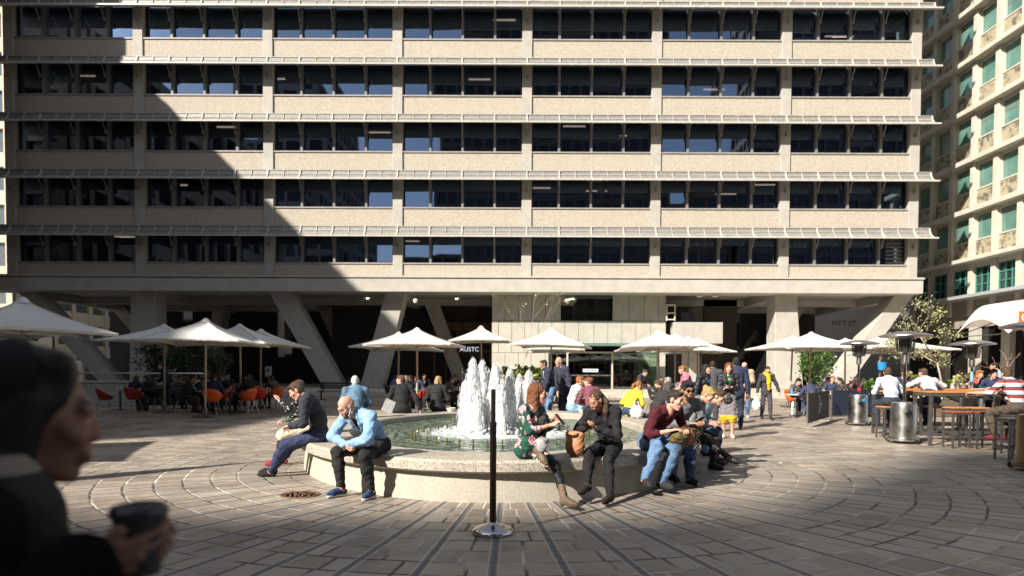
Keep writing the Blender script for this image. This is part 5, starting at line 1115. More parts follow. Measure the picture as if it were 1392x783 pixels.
    def arms(i=0.0, end=1.0):
        q = []
        for S_, E_, W_ in ((SL, EL_, WL), (SR, ER_, WR)):
            q.append(('c', tuple(S_), tuple(E_), .050*b+i, .040*b+i))
            if end > 0: q.append(('c', tuple(E_), tuple(E_+(W_-E_)*end), .040*b+i, (.040-.013*end)*b+i))
        return q
    def legs(i=0.0, end=1.0, calf=.052):
        q = []
        for H_, K_, A_ in ((HL, KL, AL), (HR, KR, AR)):
            q += [('c', tuple(H_), tuple(K_), .086*b+i, .058*b+i)]
            if end > 0: m = K_+(A_-K_)*.35; q += [('c', tuple(K_), tuple(m), .056*b+i, calf*b+i), ('c', tuple(m), tuple(K_+(A_-K_)*end), calf*b+i, .036*b+i)]
        return q
    def foot(A_, d, i=0.0):
        dn = nrm(np.cross(np.cross(d, (0, 0, 1)), d)) if abs(d[2]) < .95 else np.array((0, 1, 0)); heel = A_-d*.035*s-dn*.035*s; toe = A_+d*.165*s-dn*.045*s; ball = A_+d*.11*s-dn*.040*s
        return [('c', tuple(heel), tuple(ball), .032*s+i, .034*s+i), ('c', tuple(ball), tuple(toe), .034*s+i, .022*s+i), ('c', tuple(A_), tuple(ball), .034*s+i, .026*s+i)]
    # --- body, one mesh
    V, Q = sdf_net(torso()+neck+arms()+legs()+foot(AL, TD[0])+foot(AR, TD[1]), vb, .03*s); V = smooth_net(V, Q, 1)
    vs = [V]; qs = [Q]; ms = [np.zeros(len(Q), int)]; off = len(V)
    hv, hq, hm = T(('head', vh, fem)); vs.append((hv*hs)@Rh.T+Hc); qs.append(hq+off); ms.append(hm); off += len(hv)
    for n_, (E_, W_, mir) in enumerate(((EL_, WL, 1), (ER_, WR, -1))):
        tv, tq = T(('hand', vhand, curl[n_])); y = nrm(W_-E_) if not hdirs or hdirs[n_] is None else nrm(hdirs[n_]); pn = np.array((palms[n_] if palms and palms[n_] is not None else (0, 0, -1)), float); z = -(pn-y*(pn@y)); z = nrm(z) if np.linalg.norm(z) > 1e-3 else nrm(np.cross(y, (1, 0, 0))); x = np.cross(y, z)
        A_ = np.stack([x, y, z], 1); v = tv*(.93 if fem else 1.02)*s*np.array((mir, 1, 1)); vs.append(v@A_.T+W_); qs.append((tq if mir == 1 else tq[:, ::-1])+off); ms.append(np.zeros(len(tq), int)); off += len(tv)
    raw('body', np.concatenate(vs), np.concatenate(qs), [skin(SK[sk]), LIPM, EYEW, IRIS], np.concatenate(ms), root)
    # --- hair
    def hp(style, col, name='hair', mat=None):
        v, q = hair_mesh(style, vh if res else .004, fem); raw(name, (v*hs)@Rh.T+Hc, q, mat or hairmat(HAIRC[col] if isinstance(col, str) else col, 1.0 if res else 5.0), None, root)
    if hair:
        if hair[0] in ('beanie', 'cap'): hp(hair[0], None, hair[0], cloth(hair[1])); hp('crop', hair[2] if len(hair) > 2 else 'dark')
        else: hp(*hair)
    if hair and hair[0] in ('long', 'smoothlong') and res < 2:      # loose strands over the shaped hair
        sm_ = MB(); rs = random.Random(len(label)); nst = 420 if res == 0 else 130; rad = .0022 if res == 0 else .0045
        for q in range(nst):
            a = rs.uniform(R(72), R(288)); k = rs.uniform(1.0, 1.07); pts = []; fl = rs.uniform(.8, 1.15); L_ = rs.uniform(.14, .25)
            for i in range(9):
                t_ = i/8
                if t_ < .55: ph = R(8)+R(86)*t_/.55; p_ = np.array((.083*k*math.sin(ph)*math.sin(a), -.024+.100*k*math.sin(ph)*math.cos(a), .043+.093*k*math.cos(ph)))
                else: u_ = (t_-.55)/.45; p_ = np.array((.083*k*math.sin(a)*(1-.12*u_*fl), -.024+.100*k*math.cos(a)*(1+.05*u_), .037-L_*u_)); p_ = p_+np.array((rs.gauss(0, .004), rs.gauss(0, .004), 0))
                pts.append(tuple(Rh@(p_*hs)+Hc))
            sm_.tube(pts, [rad]*8+[rad*.4], 4, cap=False)
        sm_.build('loose_hair', hairmat(HAIRC[hair[1]], 5.0 if res == 0 else 1.0), root, smooth=True, sharp=180)
    if beard: hp('beard', beard, 'beard')
    if res > 2: vc = .03
    nz = (.0052 if res < 2 else .0045, 36) if res < 3 else None
    neckcut = [('e', tuple(Nk+up2*.075*s+fwd2*.055*s), (.078*s, .085*s, .07*s), R2)]
    def garment(name, prims, mat, kk=.03, subs=(), cuts=(), nz_=nz): V, Q = sdf_net(prims, vc, kk*s, subs, cuts, nz_); V = smooth_net(V, Q, 1); return raw(name, V, Q, mat, None, root) if len(Q) else None
    # --- lower clothes
    if bottom:
        kind, col = bottom[0], bottom[1]; m = cloth(col, bottom[2] if len(bottom) > 2 else 'plain')
        hips = [('e', tuple(Pv+up1*.02), (.162*b+.012, .116*s+.012, .125*s+.008), R1)]
        if kind == 'trousers': garment('trousers', hips+legs(.015*fit, .97, .058), m)
        elif kind == 'leggings': garment('leggings', hips+legs(.005, .99), cloth(col, 'tights'))
        elif kind == 'shorts': garment('shorts', hips+legs(.02, 0), m)
        if socks: garment('socks', [('c', tuple(K_+(A_-K_)*.72), tuple(A_), .043*b, .044*b) for K_, A_ in ((KL, AL), (KR, AR))], cloth(socks), nz_=None)
    if skirt:
        col = skirt[1]; f = skirt[0]; q = [('e', tuple(Pv+up1*.03), (.162*b+.014, .116*s+.016, .13*s), R1)]
        for H_, K_ in ((HL, KL), (HR, KR)): q.append(('c', tuple(H_), tuple(H_+(K_-H_)*f if f <= 1 else K_), .092*b+.014, .072*b+.016))
        mid0, mid1 = (HL+HR)/2, (HL+(KL-HL)*min(f, 1)+HR+(KR-HR)*min(f, 1))/2; q.append(('c', tuple(mid0), tuple(mid1), .09*b, .075*b))
        if f > 1:
            for K_, A_ in ((KL, AL), (KR, AR)): q.append(('c', tuple(K_), tuple(K_+(A_-K_)*(f-1)), .085*b, .085*b))
        garment('skirt', q, cloth(col, skirt[2] if len(skirt) > 2 else 'plain'), .06)
    if shoes is not None:
        boots = isinstance(shoes, tuple) and len(shoes) == 2; sc = shoes[1] if boots else shoes
        for A_, K_, d in ((AL, KL, TD[0]), (AR, KR, TD[1])):
            q = foot(A_, d, .006)
            if boots: q.append(('c', tuple(A_+(K_-A_)*.36), tuple(A_-d*.01), .053*b, .05*b)); dn = nrm(np.cross(np.cross(d, (0, 0, 1)), d)); q.append(('c', tuple(A_-d*.035*s-dn*.04), tuple(A_-d*.04*s-dn*.075), .028, .02))
            V, Q = sdf_net(q, vc, .02*s); c_ = V[Q].mean(1); dn = nrm(np.cross(np.cross(d, (0, 0, 1)), d)); sole = ((c_-A_)@dn < -.066*s)
            raw('boot' if boots else 'shoe', smooth_net(V, Q, 1), Q, [cloth(sc, 'leather' if boots else 'plain'), simple('shoe_sole', (.55, .54, .52) if not boots and not isinstance(shoes, list) else (.03, .025, .02), .6)], sole.astype(int) if res < 2 and not boots and getattr(person, 'sneaker', False) else None, root)
    # --- upper clothes
    se = {'long': .97, 'three': .45, 'short': 0.0, 'elbow': .12}[sleeves]
    if under: garment('undershirt', torso(.006)+[('c', tuple(Nk-up2*.03), tuple(hb-Rh[:, 2]*.005), .060*b, .056*b)], cloth(under[0], under[1] if len(under) > 1 else 'plain'), subs=neckcut if len(under) < 3 else ())
    kind, col = top[0], top[1]; m = cloth(col, top[2] if len(top) > 2 else 'plain', *( (top[3],) if len(top) > 3 else ()))
    def halfarm(i): return [('c', tuple(S_), tuple(S_+(E_-S_)*.72), .050*b+i, .045*b+i) for S_, E_ in ((SL, EL_), (SR, ER_))]
    if kind in ('shirt', 'jacket', 'dress', 'hoodie', 'coat'):
        i = {'shirt': .011, 'jacket': .022, 'dress': .012, 'hoodie': .024, 'coat': .03}[kind]*fit
        q = torso(i)+(halfarm(i+.006) if sleeves == 'short' else arms(i, se)); sb = list(neckcut); ct = []
        if kind == 'jacket' or kind == 'coat':
            if under: sb = [('c', tuple(Nk+up2*.06+fwd2*.10*s), tuple(Pv+up1*.10+fwd2*.17*s), .055*s, .028*s)]
            q.append(('c', tuple(Nk+up2*.015-rtv*.055*s-fwd2*.02), tuple(Nk+up2*.015+rtv*.055*s-fwd2*.02), .046*s, .046*s))
            if pose == 'stand': q.append(('e', tuple(Pv-np.array((0, 0, .08))), (.165*b+i, .118*s+i, .14*s)))
            if kind == 'coat': q += [('c', tuple(Pv), tuple(Pv-np.array((0, 0, .32))), .17*b, .19*b)] if pose == 'stand' else [('c', tuple(H_), tuple(H_+(K_-H_)*.8), .1*b, .095*b) for H_, K_ in ((HL, KL), (HR, KR))]
        elif kind == 'shirt' and pose == 'stand': q.append(('e', tuple(Pv-np.array((0, 0, .05))), (.16*b+i, .115*s+i, .12*s)))
        elif kind == 'hoodie': q.append(('e', tuple(Nk+up2*.02-fwd2*.07*s), (.11*s, .075*s, .075*s), R2))
        elif kind == 'dress':
            for H_, K_ in ((HL, KL), (HR, KR)): q.append(('c', tuple(H_), tuple(H_+(K_-H_)*.75), .095*b+i, .080*b+i))
            q.append(('c', tuple((HL+HR)/2), tuple((HL+KL+HR+KR)/4), .10*b, .09*b))
        if hemz is not None: ct.append(((0, 0, hemz), (0, 0, -1)))
        garment({'shirt': 'shirt', 'jacket': 'jacket', 'dress': 'dress', 'hoodie': 'hooded_jacket', 'coat': 'coat'}[kind], q, m, .035, sb, ct)
        if kind == 'shirt' and res < 2 and len(top) > 2 and top[2] == 'collar': pass
    J = dict(root=root, Nk=Nk, Cc=Cc, Hc=Hc, Rh=Rh, WL=WL, WR=WR, EL=EL_, ER=ER_, up2=up2, fwd2=fwd2, rtv=rtv, Pv=Pv, KL=KL, KR=KR, AL=AL, AR=AR, hs=hs, SL=SL, SR=SR, s=s, face=face, loc=loc, R2=R2, HL=HL, HR=HR)
    J['w'] = lambda v: Vector((loc[0]+v[0]*ca+v[1]*sa, loc[1]-v[0]*sa+v[1]*ca, loc[2]+v[2]))
    return J
def attach(J, name, prims, mat, vox=.01, k=.02, subs=(), cuts=(), nz=None):
    V, Q = sdf_net(prims, vox, k, subs, cuts, nz); return raw(name, smooth_net(V, Q, 1), Q, mat, None, J['root'])
def held(J, name, label, cat, v, build, rz=0.0, tilt=(0, 0)):
    o = thing(name, label, cat, J['w'](v), -R(J['face'])+rz); o.rotation_euler = (tilt[0], tilt[1], o.rotation_euler[2]); build(o); return o
def phone(o): MB().box(-.037, .037, -.075, .075, -.005, .005).build('case', BLACK, o, bevel=.002); MB().box(-.033, .033, -.068, .068, .0052, .006).build('screen', simple('dark_screen', (.02, .02, .025), .08), o)
def glasses(J, dark=True):
    m = MB(); 
    for x in (-.033, .033): m.lathe([(.001, -.002), (.022, -.002), (.0225, 0), (.022, .002), (.001, .002)], 14, (x, 0, 0), 1.15, .85)
    m.box(-.012, .012, .006, .010, -.002, .002); 
    for x in (-1, 1): m.tube([(x*.055, .006, .0), (x*.074, .006, .1)], .003, 5)
    o = m.build('sunglasses', simple('dark_lens', (.008, .008, .008), .08), J['root']); Rh = J['Rh']; A = np.stack([Rh[:, 0], Rh[:, 2], -Rh[:, 1]], 1); c = J['Hc']+(Rh@np.array((0, .108, .010)))*J['hs']
    Mx = Matrix.Identity(4)
    for i in range(3):
        for j in range(3): Mx[i][j] = A[i, j]
        Mx[i][3] = c[i]
    o.matrix_local = Mx
# ------------------------------------------------------------------ people on the fountain rim
RIM = 'people sitting on the fountain rim'; RZ = .585
def an(px, py): v = gp(px, py); return Vector((v.x, v.y, .075))
def wv(px, py, Y): return at(px, py, Y)
BLK = (.014, .014, .015); NVY = (.022, .030, .060); DEN = (.085, .15, .27); DDEN = (.035, .055, .105)
# bald man in the light blue shirt
J = person('bald man in a light blue open shirt and black jeans with clasped hands', (-1.56, 8.22, 0), 212, H=1.78, sk='fair', hair=('fringe', 'blond'), top=('jacket', (.25, .42, .66)), under=((.025, .03, .06),), bottom=('trousers', (.018, .018, .02)), shoes=(.03, .055, .13), feet=[at(505, 667, 7.68), at(464, 664, 7.8)], hands=[(-.03, .47, RZ+.05), (.05, .48, RZ+.04)], curl=(.55, .5), palms=[(1, 0, -.3), (-1, 0, -.3)], lean=27, hunch=24, head=(14, 36), hz=RZ, res=1, beard='brown', group=RIM, fit=.85, toes=[(-.25, 1, 0), (.22, 1, 0)], poles=[(-.25, 1, .5), (.35, 1, .5), (-.8, .3, -.5), (.8, .3, -.5)])
for A_, d in ((J['AL'], (-.25, 1, 0)), (J['AR'], (.22, 1, 0))):
    dn = nrm(d); attach(J, 'shoe_sole', [('c', tuple(A_-dn*.04+np.array((0, 0, -.062))), tuple(A_+dn*.165+np.array((0, 0, -.062))), .042, .034)], simple('white_sole', (.62, .62, .60), .5), .009, .01, cuts=[((0, 0, .033), (0, 0, 1)), ((0, 0, .004), (0, 0, -1))])
mb = MB(); h = J['Hc']
for s_ in (-1, 1): e = h+J['Rh']@np.array((s_*.078, 0, -.02)); c_ = J['Cc']+J['fwd2']*.15+J['rtv']*s_*.03; mb.tube([e, e+np.array((0, .03, -.08)), c_+np.array((0, .03, .03)), J['Pv']+np.array((0, .22, .18))], .0035, 5)
mb.build('earphone_cord', WHT, J['root'])
# man in dark jacket at the left end
J = person('man in a dark charcoal jacket and navy trousers bending forward at the left end', (-2.66, 9.30, 0), 262, H=1.82, sk='fair', hair=('short', 'brown'), top=('jacket', (.030, .034, .045), 'tweed'), bottom=('trousers', (.030, .040, .095)), shoes=(.012, .012, .012), socks=(.10, .38, .62), feet=[Vector((-3.33, 9.22, .075)), Vector((-3.40, 9.48, .075))], hands=[(-.10, .36, RZ+.13), (.16, .33, RZ+.12)], lean=4, hunch=24, head=(-4, 34), hz=RZ, res=1, group=RIM, toes=[(.25, 1, 0), (.1, 1, 0)], curl=(.5, .5))
# woman in the dotted top
J = person('woman in a black dotted blouse and cream skirt sitting behind the charcoal jacket man', (-3.40, 10.30, 0), 262, H=1.66, fem=True, sk='fair', hair=('curly', 'brown'), top=('shirt', (.016, .015, .015), 'dots', (.55, .53, .50)), bottom=('leggings', BLK), skirt=(1.02, (.62, .55, .43)), shoes=(.32, .02, .02), feet=[(-.10, .48, .075), (.10, .42, .075)], hands=[(-.16, .42, RZ+.42), (.10, .40, RZ+.12)], lean=6, hunch=12, head=(60, 15), hz=RZ, res=1, group=RIM, palms=[(0, 0, 1), (0, 0, -1)], curl=(.15, .4))
b = held(J, 'folded_jacket', 'folded grey jacket on the cream skirt of the woman in the dotted blouse', 'jacket', (0, .34, RZ+.115), lambda o: raw('cloth', *sdf_net([('e', (0, 0, 0), (.16, .09, .03)), ('e', (.12, .06, .0), (.1, .06, .03))], .012, .03, noise=(.008, 45)), cloth((.14, .14, .145)), None, o))
# floral woman
J = person('woman with long auburn hair in a green floral dress with one brown boot raised', (.14, 7.86, 0), 122, H=1.68, fem=True, sk='fair', hair=('long', 'auburn'), top=('dress', (.012, .075, .052), 'floral'), bottom=('leggings', (.008, .008, .009)), shoes=('boot', (.17, .115, .075)), feet=[at(768, 678, 7.12), at(734, 612, 7.22)], hands=[(-.16, .27, RZ+.33), (.10, .36, RZ+.30)], lean=5, hunch=8, head=(-22, 2), hz=RZ, res=1, sleeves='three', group=RIM, toes=[(.2, 1, 0), (.1, .75, -.75)], poles=[(-.1, 1, .5), (.2, 1, .6), (-.8, -.5, -.6), (.8, -.4, -.6)], palms=[(0, .4, 1), (0, .6, 1)], curl=(.7, .5))
glasses(J)
held(J, 'phone', 'dark phone held up by the woman in the floral dress', 'phone', (.07, .47, RZ+.37), phone, R(10), (R(-50), 0))
held(J, 'white_bag', 'crumpled white and grey bag on the lap of the woman in the floral dress', 'bag', (.16, .30, RZ+.13), lambda o: raw('bag', *sdf_net([('e', (0, 0, 0), (.11, .07, .04)), ('e', (.10, .05, -.04), (.04, .06, .07))], .010, .03, noise=(.004, 40)), cloth((.36, .35, .36)), None, o))
# black blazer woman
J = person('woman with a brown ponytail in a black blazer looking down at a phone', (1.10, 8.22, 0), 212, H=1.72, fem=True, sk='tan', hair=('sidepony', 'brown'), top=('jacket', (.014, .014, .016)), under=((.008, .008, .009),), bottom=('trousers', (.010, .010, .011)), shoes=(.02, .014, .014), socks=(.45, .02, .025), feet=[at(829, 674, 7.38), at(798, 660, 7.42)], hands=[(-.02, .40, RZ+.24), (.10, .42, RZ+.24)], lean=14, hunch=20, head=(16, 30), hz=RZ, res=1, group=RIM, fit=.75, curl=(.6, .5), palms=[(.5, 0, .8), (-.5, 0, .8)], toes=[(.0, 1, 0), (.1, 1, -.1)], poles=[(-.1, 1, .5), (.1, 1, .5), (-.8, -.3, -.6), (.8, -.3, -.6)])
held(J, 'phone', 'black phone in the hands of the woman in the black blazer', 'phone', (.06, .50, RZ+.27), phone, 0, (R(35), 0))
held(J, 'brown_paper_bag', 'brown paper bag on the knee of the woman in the black blazer', 'bag', (.26, .40, RZ+.02), lambda o: raw('bag', *sdf_net([('e', (0, 0, 0), (.12, .09, .13)), ('c', (-.07, 0, .12), (.07, 0, .13), .05, .05)], .010, .04, noise=(.003, 50)), simple('kraft_paper', (.42, .19, .085), .7), None, o))
# maroon sweater man
J = person('dark haired man in a maroon sweater and blue jeans leaning forward on the rim', (1.66, 8.78, 0), 150, H=1.80, sk='fair', hair=('short', 'dark'), top=('shirt', (.075, .010, .018), 'knit'), bottom=('trousers', (.10, .17, .29), 'denim'), shoes=(.022, .022, .024), feet=[at(899, 655, 8.1), at(876, 652, 7.95)], hands=[(-.14, .46, RZ+.17), (.10, .44, RZ+.17)], lean=24, hunch=20, head=(-22, 14), hz=RZ, res=1, sleeves='three', group=RIM, fit=1.1, twist=-8, toes=[(-.1, 1, 0), (.3, 1, 0)])
held(J, 'backpack', 'brown and olive backpack on the knees of the man in the maroon sweater', 'backpack', (-.12, .42, RZ+.08), lambda o: (raw('pack', *sdf_net([('e', (0, 0, 0), (.19, .11, .12)), ('e', (.05, .06, .03), (.13, .09, .09))], .010, .04, noise=(.006, 40)), cloth((.13, .095, .035)), None, o), raw('front_pocket', *sdf_net([('e', (-.04, .09, .0), (.11, .05, .09)), ('c', (-.12, .02, .1), (.12, .02, .1), .02, .02)], .010, .03), cloth((.22, .085, .04)), None, o), MB().tube([(-.1, .1, .1), (-.16, .16, -.05), (-.1, .12, -.14)], .012, 6).tube([(.08, .1, .1), (.13, .16, -.03), (.1, .12, -.13)], .012, 6).build('strap', BLACK, o)))
# sunglasses man
J = person('bearded man in sunglasses and a grey sweater holding a phone on the rim', (2.18, 9.42, 0), 160, H=1.80, sk='olive', hair=('curly', 'black'), top=('shirt', (.16, .165, .175), 'knit'), bottom=('trousers', DDEN, 'denim'), shoes=(.018, .018, .02), feet=[at(938, 651, 8.6), at(914, 654, 8.4)], hands=[(-.12, .42, RZ+.22), (.06, .38, RZ+.20)], lean=12, hunch=14, head=(10, 8), hz=RZ, res=1, group=RIM, beard='black', curl=(.5, .5), fit=1.15)
glasses(J); held(J, 'phone', 'black phone in the hands of the man in sunglasses', 'phone', (-.05, .48, RZ+.26), phone, 0, (R(30), 0))
held(J, 'olive_bag', 'olive shoulder bag on the lap of the man in sunglasses', 'bag', (-.02, .30, RZ+.11), lambda o: raw('bag', *sdf_net([('e', (0, 0, 0), (.19, .10, .09))], .010, .03, noise=(.006, 40)), cloth((.10, .085, .05)), None, o))
# blonde woman in tweed
J = person('blonde woman in a grey tweed jacket and heeled ankle boots with crossed legs', (2.62, 10.1, 0), 122, H=1.70, fem=True, sk='fair', hair=('bun', 'blond'), top=('jacket', (.19, .185, .18), 'tweed'), bottom=('leggings', (.012, .011, .012)), skirt=(.8, (.012, .012, .013)), shoes=('boot', (.014, .014, .015)), feet=[an(968, 638), Vector((3.08, 9.35, .26))], hands=[(-.12, .34, RZ+.14), (.12, .34, RZ+.13)], lean=10, hunch=20, head=(10, 42), hz=RZ, res=1, group=RIM, toes=[(.1, 1, 0), (.0, 1, -.1)], fit=.7, poles=[(-.1, 1, .5), (.3, 1, .6), (-.7, -.5, -.6), (.7, -.5, -.6)])
held(J, 'handbag', 'black leather handbag beside the blonde woman in tweed', 'bag', (.20, .14, RZ+.08), lambda o: (raw('bag', *sdf_net([('e', (0, 0, 0), (.13, .09, .10))], .010, .03), cloth((.016, .016, .017), 'leather'), None, o), MB().tube([(-.1, 0, .08), (-.05, 0, .2), (.05, 0, .2), (.1, 0, .08)], .01, 6).build('handle', BLACK, o)))
person('brown haired man in a pale blue shirt sitting behind the blonde woman in tweed', (2.78, 10.95, 0), 118, H=1.82, sk='fair', hair=('thick', 'brown'), top=('shirt', (.40, .56, .74)), bottom=('trousers', DDEN, 'denim'), hands=[(-.12, .40, RZ+.1), (.12, .4, RZ+.1)], lean=26, hunch=26, head=(0, 28), hz=RZ, res=1, group=RIM, shoes=(.05, .03, .02))
person('man in a navy jacket and light jeans with bowed head at the right end', (3.02, 11.9, 0), 100, H=1.76, sk='fair', hair=('thick', 'black'), top=('jacket', (.05, .085, .16)), bottom=('trousers', (.20, .36, .58), 'denim'), hands=[(-.1, .42, RZ+.08), (.1, .42, RZ+.06)], lean=30, hunch=32, head=(10, 40), hz=RZ, res=1, group=RIM, shoes=(.05, .03, .02))
# far side of the rim
person('grey haired man in a blue denim jacket seen from behind on the rim', (-3.08, 13.75, 0), 338, H=1.78, sk='fair', hair=('short', 'white'), top=('jacket', (.11, .20, .29), 'denim'), bottom=('trousers', (.05, .05, .06)), lean=6, hunch=12, head=(6, 8), hz=RZ, res=1, group=RIM, fit=1.0)
J = person('brown haired man in a black suit on the rim turning his head left', (-2.45, 15.35, 0), 350, H=1.78, sk='fair', hair=('short', 'brown'), top=('jacket', (.017, .017, .019)), bottom=('trousers', (.02, .02, .022)), hands=[(-.2, .3, RZ+.1), (.42, -.06, RZ-.06)], lean=4, hunch=10, head=(-68, 4), hz=RZ, res=1, group=RIM, curl=(.4, .1))
held(J, 'newspaper', 'folded newspaper at the left side of the man in the black suit', 'newspaper', (-.32, .02, RZ+.06), lambda o: MB().box(-.12, .12, -.02, .02, -.14, .16).build('paper', simple('newsprint', (.42, .42, .42), .8, 0, .4, 40), o), 0, (R(8), R(24)))
J = person('blonde woman in a black top seen from behind on the far rim', (-1.86, 16.35, 0), 6, H=1.70, fem=True, sk='fair', hair=('bob', 'blond'), top=('coat', (.022, .022, .024)), bottom=('trousers', BLK), lean=4, hunch=12, head=(10, 6), hz=RZ, res=1, group=RIM)
person('woman in a pale top and denim shorts seen through the water jets', (.28, 17.1, 0), 20, H=1.68, fem=True, sk='fair', hair=('long', 'brown'), top=('shirt', (.70, .69, .66)), bottom=('shorts', (.16, .24, .38), 'denim'), lean=8, hunch=10, hz=RZ, res=2, group=RIM)
J = person('ginger man in a white t-shirt and light jeans eating on the far rim', (1.44, 16.25, 0), 78, H=1.80, sk='fair', hair=('short', 'ginger'), top=('shirt', (.66, .65, .62)), bottom=('trousers', (.24, .38, .55), 'denim'), hands=[(-.1, .42, RZ+.30), (.05, .44, RZ+.44)], lean=4, hunch=18, head=(6, 8), hz=RZ, res=1, sleeves='short', group=RIM, curl=(.6, .9), fit=1.1)
person('dark haired woman in a maroon top seen from behind on the far rim', (2.02, 16.1, 0), 352, H=1.70, fem=True, sk='fair', hair=('bun', 'auburn'), top=('shirt', (.20, .06, .10), 'knit'), bottom=('trousers', DDEN, 'denim'), lean=4, hunch=12, head=(-50, 6), hz=RZ, res=1, group=RIM, fit=1.1)
J = person('woman with a ginger ponytail in a bright yellow top on the rim', (2.66, 14.75, 0), 52, H=1.68, fem=True, sk='fair', hair=('pony', 'ginger'), top=('shirt', (.76, .66, .045)), bottom=('trousers', DDEN, 'denim'), lean=16, hunch=16, head=(16, 20), hz=RZ, res=1, group=RIM)
person('grey black haired woman in a dark jacket sitting behind the man in sunglasses', (3.04, 13.55, 0), 74, H=1.66, fem=True, sk='tan', hair=('bob', (.06, .058, .056)), top=('jacket', (.03, .03, .032)), bottom=('trousers', BLK), lean=14, hunch=16, head=(0, 20), hz=RZ, res=1, group=RIM)
pb = thing('plastic_bag', 'white plastic carrier bag standing on the rim beside the yellow top woman', 'bag', (2.62, 14.05, .486)); raw('bag', *sdf_net([('e', (0, 0, .13), (.14, .09, .13)), ('c', (-.06, 0, .22), (-.045, 0, .36), .03, .012), ('c', (.06, 0, .22), (.03, 0, .36), .03, .012)], .010, .04, noise=(.008, 45)), simple('white_plastic', (.78, .77, .77), .35), None, pb)
for lb, px, Y in (('small white food bowl on the rim beside the blonde woman in black', 613, 16.2), ('white paper food bowl on the rim right of the white t-shirt man', 792, 16.0)):
    o = thing('food_bowl', lb, 'bowl', (xat(px, Y), Y, .487), group='bowls on the rim'); MB().lathe([(.001, 0), (.07, 0), (.12, .09), (.112, .09), (.065, .012), (.001, .012)], 20).build('bowl', simple('paper_white', (.72, .68, .60), .6), o, smooth=True)
pf = thing('food_packet', 'orange food packet between the white t-shirt man and the maroon top woman', 'packet', (1.78, 16.5, .487)); MB().hexa([(-.16, -.02, 0), (.14, -.02, 0), (.14, .04, 0), (-.16, .04, 0)], [(-.08, .0, .30), (.18, .0, .34), (.18, .02, .34), (-.08, .02, .30)]).build('packet', simple('orange_paper', (.50, .12, .03), .6), pf, bevel=.01)
# ------------------------------------------------------------------ standing people
ST = 'people standing and walking in the plaza'
cx_ = lambda px, Y: (xat(px, Y), Y, 0)
cross = dict(hands=[(.10, .26, 1.10), (-.10, .24, 1.13)], poles=[None, None, (-.9, .0, -.5), (.9, .0, -.5)], palms=[(0, 0, -1), (0, 0, -1)])
def stand(label, px, Y, face, **k): return person(label, cx_(px, Y), face, pose='stand', group=ST, **k)
stand('auburn haired woman in a black leather jacket and yellow hemmed grey skirt, arms crossed', 990, 14.9, 192, H=1.70, fem=True, sk='fair', hair=('long', 'auburn'), top=('jacket', (.016, .016, .018), 'leather'), under=((.02, .12, .05),), bottom=None, skirt=(1.22, (.19, .17, .19), 'hem'), shoes=(.55, .45, .33), head=(2, 2), res=1, hands=[(.0, .22, 1.13), (.0, .18, 1.16)], hdirs=[(1, -.25, -.1), (-1, -.25, 0)], poles=[(-.15, 1, .2), (.15, 1, .2), (-.6, -.1, -1), (.6, -.1, -1)], lean=0, hunch=4, feet=[(-.09, .06, .075), (.08, -.04, .075)])
J = stand('woman in a dark grey jacket with a yellow scarf walking with a white bag', 1042, 20.8, 186, H=1.68, fem=True, sk='fair', hair=('bun', 'dark'), top=('jacket', (.045, .045, .052)), bottom=('trousers', (.060, .052, .062)), shoes=(.02, .02, .02), hands=[(-.36, .10, .86), (.30, .06, .78)], feet=[(-.08, .22, .075), (.09, -.16, .10)], res=1, lean=3, hunch=4)
N_ = J['Nk']; f_ = J['fwd2']; u_ = J['up2']; r_ = J['rtv']
attach(J, 'scarf', [('c', tuple(N_+u_*.03-r_*.06+f_*.02), tuple(N_+u_*.03+r_*.06+f_*.02), .075, .075), ('c', tuple(N_+f_*.10-r_*.02), tuple(N_+f_*.16-r_*.03-u_*.22), .06, .065), ('c', tuple(N_+f_*.16-r_*.03-u_*.22), tuple(N_+f_*.15-r_*.04-u_*.42), .06, .045)], cloth((.66, .40, .02), 'knit'), .012, .03, nz=(.008, 55))
held(J, 'plastic_bag', 'white plastic bag carried by the woman with the yellow scarf', 'bag', (.31, .07, .46), lambda o: raw('bag', *sdf_net([('e', (0, 0, 0), (.13, .10, .19)), ('c', (0, 0, .15), (0, 0, .30), .05, .012)], .012, .05, noise=(.008, 40)), simple('white_plastic', (.78, .77, .77), .35), None, o))
stand('tall man with black hair in a navy jacket seen from behind the leather jacket woman', 1002, 17.2, 10, H=1.90, sk='olive', hair=('curly', 'black'), top=('jacket', (.028, .035, .075)), bottom=('trousers', NVY), res=1, shoes=(.2, .06, .03))
stand('man in a beige jacket, pink cap and blue jeans looking down at his hands', 1012, 21.5, 196, H=1.84, sk='fair', hair=('cap', (.60, .33, .28), 'brown'), top=('coat', (.50, .37, .26)), under=((.6, .58, .55),), bottom=('trousers', DEN, 'denim'), shoes=(.6, .6, .58), hands=[(-.06, .32, 1.10), (.06, .30, 1.06)], head=(12, 22), res=2)
stand('woman with ginger hair in a pink top and red skirt leaning to her left', 940, 18.6, 270, H=1.72, fem=True, sk='fair', hair=('bun', 'ginger'), top=('shirt', (.62, .16, .27)), bottom=None, skirt=(.9, (.45, .02, .025)), hands=[(-.2, .45, .98), (.15, .42, .98)], lean=14, hunch=10, head=(0, 14), res=2, sleeves='short')
stand('woman with black hair, blue collar and dark shiny jacket looking right', 951, 15.9, 140, H=1.70, fem=True, sk='fair', hair=('bob', 'black'), top=('jacket', (.025, .028, .034), 'leather'), under=((.05, .22, .50),), bottom=('trousers', BLK), head=(-12, -2), res=1)
